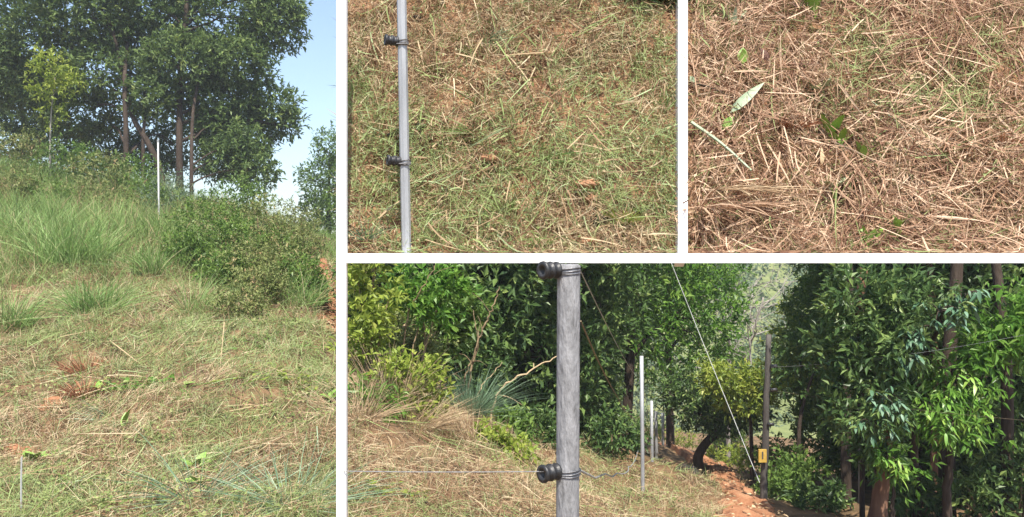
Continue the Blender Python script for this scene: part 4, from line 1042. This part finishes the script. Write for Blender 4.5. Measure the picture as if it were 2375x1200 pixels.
tree('forest_tree', 'dark tree in the wood nearest the white post', 'tree', [G(880, 12), P(880, 850, 12), P(885, 700, 12), P(895, 500, 12)], .08, .03,
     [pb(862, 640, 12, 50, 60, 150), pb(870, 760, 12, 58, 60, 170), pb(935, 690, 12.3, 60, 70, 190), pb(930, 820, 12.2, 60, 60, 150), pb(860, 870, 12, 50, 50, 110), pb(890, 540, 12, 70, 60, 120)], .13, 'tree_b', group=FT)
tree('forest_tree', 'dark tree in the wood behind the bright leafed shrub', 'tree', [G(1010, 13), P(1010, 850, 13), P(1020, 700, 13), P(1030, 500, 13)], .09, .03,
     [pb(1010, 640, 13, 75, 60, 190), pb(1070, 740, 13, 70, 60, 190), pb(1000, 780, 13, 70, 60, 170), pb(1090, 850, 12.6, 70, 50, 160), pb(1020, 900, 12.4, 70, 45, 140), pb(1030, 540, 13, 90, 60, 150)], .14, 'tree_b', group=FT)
# curved trunk tree beside the path, and the dark boulder at its foot
tree('curved_tree', 'dark tree with a curved trunk bending over the slope beside the path', 'tree',
     [G(1632, 18), P(1625, 1090, 18), P(1619, 1062, 18), P(1636, 1030, 18), P(1668, 998, 18), P(1705, 955, 18)], .13, .07,
     [pb(1640, 965, 18, 50, 30, 120), pb(1680, 975, 18, 40, 24, 90), pb(1600, 940, 18.3, 44, 36, 120), pb(1620, 895, 18.3, 44, 34, 90), pb(1560, 905, 18.3, 40, 34, 80), pb(1740, 955, 18, 40, 26, 70)],
     .12, 'tree_b', group=FT)
tree('understorey_tree', 'sunlit yellow green tree arching over the path behind the stay cable', 'tree',
     [G(1745, 17), P(1742, 1000, 17), P(1735, 930, 17)], .05, .02,
     [pb(1700, 885, 17, 60, 28, 150), pb(1770, 885, 17, 44, 30, 100), pb(1655, 880, 17, 30, 24, 50), pb(1730, 925, 17, 60, 28, 110)],
     .12, 'yellow', group=FT)
tree('understorey_tree', 'sunlit yellow green crown right of the top of the wooden post', 'tree',
     [G(1860, 22), P(1858, 900, 22), P(1862, 760, 22)], .07, .03,
     [pb(1862, 720, 22, 42, 32, 120), pb(1850, 790, 22, 55, 45, 170), pb(1880, 850, 22, 50, 50, 150), pb(1830, 870, 22, 34, 34, 80)],
     .13, 'yellow', group=FT)
clod(G(1593, 17.3), .2, 'dark boulder at the foot of the curved trunk', 'stone', 'boulder', 'boulder', .9, None)
# dead grey tree and pale trunk
def bare_tree(name, label, trunk, r0, r1, nb, blen, bark='palebark', cat='tree', group=None, spread=1.):
    root = empty(name, trunk[0], label, cat, group)
    tb = MB(); c = bez(trunk, 8, .01); tube(tb, c, np.linspace(r0, r1, len(c)), 7); tb.build('trunk', M[bark], root, smooth=True)
    for i in range(nb):
        f = .35 + .65 * U(0, 1); j = int(f * (len(c) - 1)); st = c[j]
        d = norm(rng.normal(size=3) * [1 * spread, .6, .3] + [0, 0, .7]); l = blen * U(.5, 1)
        mb = MB(); e = st + d * l; m_ = (st + e) * .5 + rng.normal(size=3) * .08 * l
        bc = bez([st, m_, e], 5, .01); tube(mb, bc, np.linspace(r1 * .9, r1 * .2, len(bc)), 5)
        for k in range(6):
            s = bc[rng.integers(3, len(bc))]; d2 = norm(d + rng.normal(size=3) * .7); e2 = s + d2 * l * U(.2, .5)
            w2 = bez([s, (s + e2) * .5 + rng.normal(size=3) * .03, e2], 3); tube(mb, w2, np.linspace(r1 * .35, r1 * .1, len(w2)), 4)
        mb.build('branch', M[bark], root)
    return root
bare_tree('dead_tree', 'leafless grey tree standing pale behind the stay cable', [G(1690, 31), P(1688, 880, 31), P(1695, 760, 31), P(1692, 660, 31)], .09, .04, 16, 2.6)
bare_tree('dead_tree', 'second leafless grey tree right of the first, thin pale trunk', [G(1741, 30), P(1741, 880, 30), P(1742, 790, 30), P(1770, 690, 30)], .07, .03, 14, 2.2)
# thin trunks standing in the shade on the right
for px, D, r, h, bark, lab in [(2036, 10.5, .11, 2.3, 'redbark', 'red brown trunk nearest at the bottom of the right wood'), (1962, 13, .09, 3., 'bark', 'dark trunk standing right of the path in shade'),
                          (1862, 14.5, .05, 1.5, 'bark', 'slim dark trunk close to the right of the path'), (1996, 14, .04, 3., 'palebark', 'slim pale stem in the shade of the right wood'),
                          (2195, 11.5, .12, 4., 'bark', 'dark trunk under the bright drooping tree'), (2165, 13, .07, 4., 'redbark', 'slim brown trunk left of the drooping tree trunk'),
                          (2330, 11, .09, 4., 'bark', 'dark trunk at the right edge of the wood')]:
    b = G(px, D)
    tree('bare_trunk_tree', lab, 'tree', [b, b + [U(-.08, .08), 0, h * .5], b + [U(-.2, .2), .1, h], b + [U(-.3, .3), .3, h * 1.5]], r, r * .45,
         [(b + [U(-.4, .4), .5, h * 1.6], (.9, .9, .5), 60)], .13, 'tree_b', bark, FT)

# drooping bright tree: every leaf that can be told apart is its own piece
def big_leaf_tree(name, label, base, trunk, r0, r1, lobes, L, W, mats, bark='bark', droop=1.0, group=None, crown='bright'):
    root = empty(name, base, label, 'tree', group)
    tb = MB(); c = bez(trunk, 8, .01); tube(tb, c, np.linspace(r0, r1, len(c)), 8)
    meshes = [leaf_mesh('leaf', m_, L, W) for m_ in mats]
    for (lc, R, n) in lobes:
        lc = np.asarray(lc)
        j = max(3, int(np.argmin(np.linalg.norm(c - lc, axis=1))) - 3)
        lb = bez([c[j], (c[j] + lc) * .5 + [0, 0, .1], lc], 5); tube(tb, lb, np.linspace(r1 * .8, r1 * .3, len(lb)), 5)
        nt = max(2, n // 7)
        for i in range(nt):
            dd = norm(rng.normal(size=3) + [0, -.5, .1]); tip = lc + dd * np.asarray(R) * U(.45, 1)
            s = bez([lc, (lc + tip) * .5 + [0, 0, .05], tip], 3); tube(tb, s, np.linspace(.008, .004, len(s)), 4)
            for k in range(7):
                a = 2 * math.pi * k / 7 + U(-.4, .4)
                o = bpy.data.objects.new('leaf', meshes[rng.integers(len(meshes))]); col.objects.link(o); o.parent = root
                o.location = tuple(tip + rng.normal(size=3) * .03 - base)
                o.rotation_euler = (-droop * U(.3, 1.1), U(-.3, .3), a); s_ = U(.7, 1.2); o.scale = (s_, s_, s_)
    tb.build('trunk', M[bark], root, smooth=True)
    cb = MB()
    for (lc, R, n) in lobes: sprigs(cb, np.asarray(lc) + [0, .12, 0], np.asarray(R) * 1.05, int(n * .6), L * .8, 6, .3, .3, droop=.5)
    cb.build('crown', M[crown], root)
    return root
M['brl'] = noise_mat('drooping_leaf', [(.3, (.10, .22, .03)), (.7, (.19, .33, .055))], 5, 3, rough=.4, bump=.1, spec=.4)
M['brl2'] = noise_mat('drooping_leaf_light', [(.3, (.17, .28, .04)), (.7, (.28, .40, .09))], 5, 3, rough=.4, bump=.1, spec=.4)
M['bgl'] = noise_mat('blue_green_leaf_large', [(.3, (.05, .12, .06)), (.7, (.11, .20, .11))], 5, 3, rough=.5, bump=.1, spec=.35)
M['bgl2'] = noise_mat('pale_blue_green_leaf', [(.3, (.11, .20, .12)), (.7, (.19, .29, .19))], 5, 3, rough=.5, bump=.1, spec=.35)
bt = G(2195, 10.2)
big_leaf_tree('drooping_tree', 'bright green tree with long drooping leaves in the right wood', bt, [bt, P(2200, 1090, 10.2), P(2205, 950, 10.2), P(2215, 850, 10.2)], .06, .025,
              [pb(2215, 890, 10, 65, 45, 77), pb(2160, 945, 9.9, 55, 45, 56), pb(2260, 960, 9.9, 55, 55, 63), pb(2215, 985, 9.7, 65, 45, 63), pb(2190, 860, 10.2, 45, 25, 35)], .155, .042, ['brl', 'brl2', 'brl'])
bt = G(2070, 9.8)
big_leaf_tree('drooping_tree', 'small bright drooping sapling in front of the red brown trunk', bt, [bt, P(2072, 1150, 9.8), P(2078, 1060, 9.8)], .03, .012,
              [pb(2060, 1070, 9.7, 34, 26, 35), pb(2095, 1090, 9.6, 28, 30, 35)], .14, .036, ['brl2', 'brl'])
bt = G(2130, 11.5)
big_leaf_tree('blue_green_tree', 'tree with glossy blue green leaves at the upper right of the wood', bt, [bt, P(2120, 1000, 11.2), P(2140, 850, 10.6), P(2190, 720, 10)], .06, .02,
              [pb(2180, 725, 9.7, 70, 34, 77), pb(2120, 780, 9.7, 55, 34, 63), pb(2240, 690, 9.8, 50, 30, 49), pb(2105, 835, 9.7, 45, 26, 42)], .14, .046, ['bgl', 'bgl', 'bgl2'], droop=.9, crown='tree_b')
bt = G(2030, 10.8)
big_leaf_tree('blue_green_tree', 'low branches of pale blue green leaves left of the bright drooping tree', bt, [bt, P(2035, 1080, 10.4), P(2050, 960, 9.9)], .04, .015,
              [pb(2050, 925, 9.6, 48, 30, 49), pb(2030, 985, 9.6, 45, 24, 42), pb(2085, 960, 9.6, 34, 26, 28)], .13, .044, ['bgl2', 'bgl', 'bgl'], droop=.9, crown='tree_b')
tree('understorey_tree', 'fine leaved green branch reaching in at the upper right edge', 'tree', [G(2380, 10.5), P(2390, 900, 10.5), P(2370, 760, 10.5)], .05, .02,
     [pb(2320, 780, 10.3, 70, 40, 120), pb(2380, 730, 10.3, 60, 40, 110), pb(2270, 810, 10.2, 34, 26, 40)], .14, 'bright', group=FT, asp=.3, droop=.4)
tree('understorey_tree', 'dark leafy tree hiding the upper half of the red brown trunk', 'tree', [G(2000, 10.9), P(2000, 1100, 10.9), P(2005, 900, 10.9), P(2015, 700, 10.9)], .04, .02,
     [pb(2000, 700, 10.2, 70, 60, 120), pb(2035, 830, 10, 55, 60, 110), pb(1985, 930, 10.3, 55, 60, 120), pb(2040, 1030, 10.1, 38, 40, 60), pb(1960, 800, 10.5, 50, 60, 110), pb(2080, 700, 10.4, 60, 60, 110)], .12, 'tree_b', group=FT)
# undergrowth beside the path and along the edge of the wood
UG = 'undergrowth at the edge of the wood'
for px, D, py, rx, rz, n, mat, lab in [
    (1810, 13.5, 1140, 44, 26, 90, 'tree_c', 'low green bush right of the foot of the wooden post'), (1850, 14, 1090, 40, 30, 90, 'tree_c', 'green bush behind the slim trunk beside the path'),
    (1700, 22, 1060, 60, 16, 90, 'yellow', 'low sunlit weeds along the far side of the path'), (1900, 12.5, 1165, 50, 26, 90, 'tree_b', 'dark low bush in the shade right of the path'),
    (2110, 11.5, 1150, 60, 40, 110, 'tree_b', 'dark bush between the red brown trunk and the drooping tree'), (2270, 11, 1150, 70, 50, 130, 'tree_b', 'dark bush at the lower right corner'),
    (2360, 11, 1080, 50, 50, 110, 'tree_b', 'dark bush at the right edge below the fine leaved branch'), (1560, 34, 1020, 60, 22, 90, 'yellow', 'sunlit bush in the lit gap behind the thin posts'),
    (1500, 30, 1000, 40, 26, 70, 'yellow', 'sunlit bush left in the lit gap'), (1790, 17, 1060, 36, 40, 80, 'tree_c', 'green bush behind the yellow plate'),
    (1960, 16, 1050, 60, 60, 120, 'tree_b', 'dark bush in the centre of the right wood'), (2200, 14, 1080, 60, 60, 120, 'tree_b', 'dark bush behind the drooping tree trunk'),
    (1420, 13.5, 1010, 55, 36, 120, 'tree_b', 'dark bush left of the first thin post'), (1240, 12.5, 1000, 70, 42, 150, 'tree_b', 'dark green bush at the foot of the wood behind the near pole'),
    (1380, 15.5, 960, 50, 45, 110, 'tree_b', 'dark bush deep right of the near pole'), (1160, 11, 1000, 50, 34, 110, 'tree_c', 'green bush at the wood edge left of the near pole')]:
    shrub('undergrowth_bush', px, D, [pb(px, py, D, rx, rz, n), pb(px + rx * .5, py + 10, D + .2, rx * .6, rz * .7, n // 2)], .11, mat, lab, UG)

# ------------------------------------------------------------------ shrubs, dry heap and branches at the left of the lower view
ES = 'shrubs on the slope edge'
def stem_shrub(name, px, D, label, tops, blobs, leaf, mat, r=.012, bark='twig', asp=.45, k=6, shell=.1, droop=.0, cat='shrub'):
    blobs = [(bc, R, int(n * 1.9)) for (bc, R, n) in blobs]
    b = G(px, D); stems = [([b + rng.normal(size=3) * [.05, .05, 0], (b + t) * .5 + rng.normal(size=3) * .06, t], r, r * .4) for t in tops]
    return tree(name, label, cat, [b], 0, 0, blobs, leaf, mat, bark, ES, limbs=False, crown='foliage', stems=stems, asp=asp, k=k, shell=shell, droop=droop)
stem_shrub('edge_shrub', 850, 8.6, 'yellow green leafy shrub beside the white post, tallest at the left', [P(868, 600, 8.6), P(830, 640, 8.6), P(900, 700, 8.6), P(850, 560, 8.7)],
           [pb(835, 680, 8.6, 26, 60, 34), pb(850, 600, 8.6, 40, 40, 40), pb(832, 800, 8.6, 26, 60, 38), pb(900, 700, 8.7, 34, 30, 22), pb(860, 760, 8.5, 34, 40, 26)], .085, 'yellow')
stem_shrub('edge_shrub', 960, 9.2, 'bright leafed shrub with upright sprays before the dark wood', [P(960, 660, 9.2), P(1040, 650, 9.2), P(990, 700, 9.2)],
           [pb(985, 690, 9.2, 46, 34, 40), pb(1045, 660, 9.2, 30, 26, 24), pb(940, 650, 9.2, 30, 30, 20), pb(1010, 740, 9.2, 34, 24, 20)], .09, 'bright')
stem_shrub('edge_shrub', 850, 7.7, 'bright green bush at the lower left with long leaves', [P(840, 900, 7.7), P(870, 930, 7.7), P(830, 940, 7.7)],
           [pb(835, 940, 7.7, 30, 34, 30), pb(868, 935, 7.7, 32, 36, 34), pb(850, 985, 7.6, 34, 26, 22)], .10, 'bright', asp=.32, droop=.5)
stem_shrub('edge_shrub', 930, 8.2, 'yellow green bush in the middle of the slope edge', [P(905, 850, 8.2), P(985, 850, 8.2), P(940, 900, 8.2)],
           [pb(908, 865, 8.2, 30, 26, 24), pb(985, 858, 8.2, 26, 22, 18), pb(925, 925, 8.2, 46, 32, 34), pb(1000, 920, 8.3, 26, 24, 16), pb(960, 965, 8.1, 40, 24, 24)], .08, 'yellow')
stem_shrub('edge_shrub', 960, 9.8, 'dull grey green bush between the yellow green bushes', [P(970, 800, 9.8), P(1000, 830, 9.8)],
           [pb(980, 810, 9.8, 50, 40, 60), pb(930, 780, 9.8, 36, 50, 50), pb(890, 830, 9.6, 40, 50, 50)], .08, 'olive')
stem_shrub('edge_shrub', 1010, 10.8, 'dark green leafy bush behind the bright leafed shrub', [P(1010, 760, 10.8), P(1060, 720, 10.8)],
           [pb(1010, 760, 10.8, 60, 50, 90), pb(1070, 730, 10.8, 50, 40, 70), pb(960, 720, 10.8, 50, 40, 60)], .12, 'tree_c')
stem_shrub('edge_shrub', 1160, 8.6, 'small pale green weed bush low on the slope edge', [P(1150, 1020, 8.6), P(1190, 1040, 8.6)],
           [pb(1150, 1030, 8.6, 40, 22, 34), pb(1200, 1055, 8.5, 26, 18, 20), pb(1120, 1015, 8.6, 26, 18, 16)], .07, 'yellow')
b = G(866, 8.9)
mb = MB(); tube(mb, bez([b, P(862, 850, 8.9), P(858, 760, 8.9), P(868, 660, 8.9), P(872, 560, 8.9)], 6, .006), np.linspace(.028, .016, 25), 7)
tag(mb.build('thin_trunk', M['twig'], origin=b), 'thin brown trunk rising through the yellow green shrub by the white post', 'trunk')
tuft('agave_grass', G(1095, 9.6), 'blue grey spiky grass clump on the slope edge before the dark wood', 'grass clump', 620, .72, .0055, .8, 'bluegrass', (.0, 0, 0), .35, rb=.1, hue=(0, .7))
tuft('dry_fern_heap', G(1075, 8.2), 'heap of reddish brown dry stalks slanting on the slope edge', 'dry stalks', 300, .5, .006, .6, 'drybrown', (-.75, 0, 0), .15, up=.75, rb=.12)
tuft('dry_fern_heap', G(830, 7.3), 'tangle of pale dry stalks at the left of the slope edge', 'dry stalks', 420, .5, .005, 1.1, 'drybrown', (-.1, 0, 0), .3, up=.7, rb=.16, hue=(.3, 1))
tuft('dry_fern_heap', G(960, 7.9), 'loose straw coloured stalks in the middle of the slope edge', 'dry stalks', 400, .5, .005, 1.1, 'drybrown', (.2, 0, 0), .3, up=.8, rb=.2, hue=(.4, 1))
tuft('dry_fern_heap', G(890, 8.0), 'upright dry stalks below the yellow green shrub', 'dry stalks', 300, .7, .005, .6, 'drybrown', (0, 0, 0), .25, up=1., rb=.2, hue=(.4, 1))
def branch(pts, r, label, mat='twig', name='bare_branch', twigs=3):
    c = bez(pts, 8, .008); mb = MB(); tube(mb, c, np.linspace(r, r * .4, len(c)), 6)
    for k in range(twigs):
        s = c[int(len(c) * (.3 + .2 * k))]; e = s + norm(rng.normal(size=3) + [0, 0, .5]) * U(.15, .35)
        tube(mb, bez([s, (s + e) * .5 + [0, 0, .03], e], 3), [r * .4, r * .35, r * .3, r * .25, r * .2, r * .2, r * .15], 4)
    tag(mb.build(name, M[mat], origin=pts[0]), label, 'branch', 'bare branches at the wood edge')
branch([G(1075, 10), P(1095, 850, 10), P(1118, 770, 10), P(1140, 720, 10), P(1158, 665, 10)], .015, 'bare pale branch slanting up right before the dark wood')
branch([G(1070, 9.9), P(1078, 880, 9.9), P(1105, 800, 9.9), P(1098, 720, 9.9)], .012, 'thin bare branch left of the slanting pale one')
branch([G(1130, 10.2), P(1160, 905, 10.2), P(1230, 860, 10.2), P(1300, 822, 10.2)], .014, 'thin yellowish branch leaning right behind the near pole', 'tanleaf')
branch([G(1085, 9.8), P(1120, 895, 9.8), P(1165, 840, 9.8)], .008, 'fine twig leaning right beside the blue grey clump', 'tanleaf', twigs=1)
branch([G(930, 9.0), P(945, 740, 9), P(985, 660, 9), P(1010, 615, 9)], .010, 'thin twig rising through the bright leafed shrub')

# ------------------------------------------------------------------ far wooded hillside closing the valley
def far_wood():
    m = MB(); xs = np.linspace(-14, 110, 80); ys = np.linspace(52, 120, 40)
    xx, yy = np.meshgrid(xs, ys)
    f = np.clip((xx + 6) / 22, 0, 1); f = f * f * (3 - 2 * f)
    zz = EYE - 13 + (yy - 50) * (.10 + .34 * f) + (fbm(xx * .12, yy * .12, 3) - .5) * 5
    idx = np.arange(xx.size).reshape(xx.shape)
    m.add(np.stack([xx, yy, zz], -1).reshape(-1, 3), np.stack([idx[:-1, :-1], idx[:-1, 1:], idx[1:, 1:], idx[1:, :-1]], -1).reshape(-1, 4))
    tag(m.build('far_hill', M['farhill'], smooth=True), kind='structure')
    mb = MB()
    n = 620
    for i in range(n):
        x = U(-8, 75); y = U(54, 112); ff = min(1, max(0, (x + 6) / 22)); ff = ff * ff * (3 - 2 * ff)
        z = EYE - 13 + (y - 50) * (.10 + .34 * ff) + (float(fbm(x * .12, y * .12, 3)) - .5) * 5
        r = U(1.3, 2.6)
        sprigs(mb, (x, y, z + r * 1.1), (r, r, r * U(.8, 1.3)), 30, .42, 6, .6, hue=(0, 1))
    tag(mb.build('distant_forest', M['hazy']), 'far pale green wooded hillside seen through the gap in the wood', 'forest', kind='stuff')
far_wood()

# ------------------------------------------------------------------ thin haze in the air
hz = box(MB(), (-150, -30, EYE - 16.5), (160, 135, EYE + 36)).build('haze', M['white'])
hz.data.materials.clear()
hm = bpy.data.materials.new('haze_air'); hm.use_nodes = True
ht = hm.node_tree
for n_ in list(ht.nodes):
    if n_.type == 'BSDF_PRINCIPLED': ht.nodes.remove(n_)
pv = ht.nodes.new('ShaderNodeVolumePrincipled')
pv.inputs['Color'].default_value = (.86, .92, 1.0, 1); pv.inputs['Density'].default_value = 0.001; pv.inputs['Anisotropy'].default_value = 0.0
ht.links.new(pv.outputs[0], ht.nodes['Material Output'].inputs['Volume'])
hz.data.materials.append(hm); tag(hz, 'thin pale haze in the air', 'haze', kind='stuff')
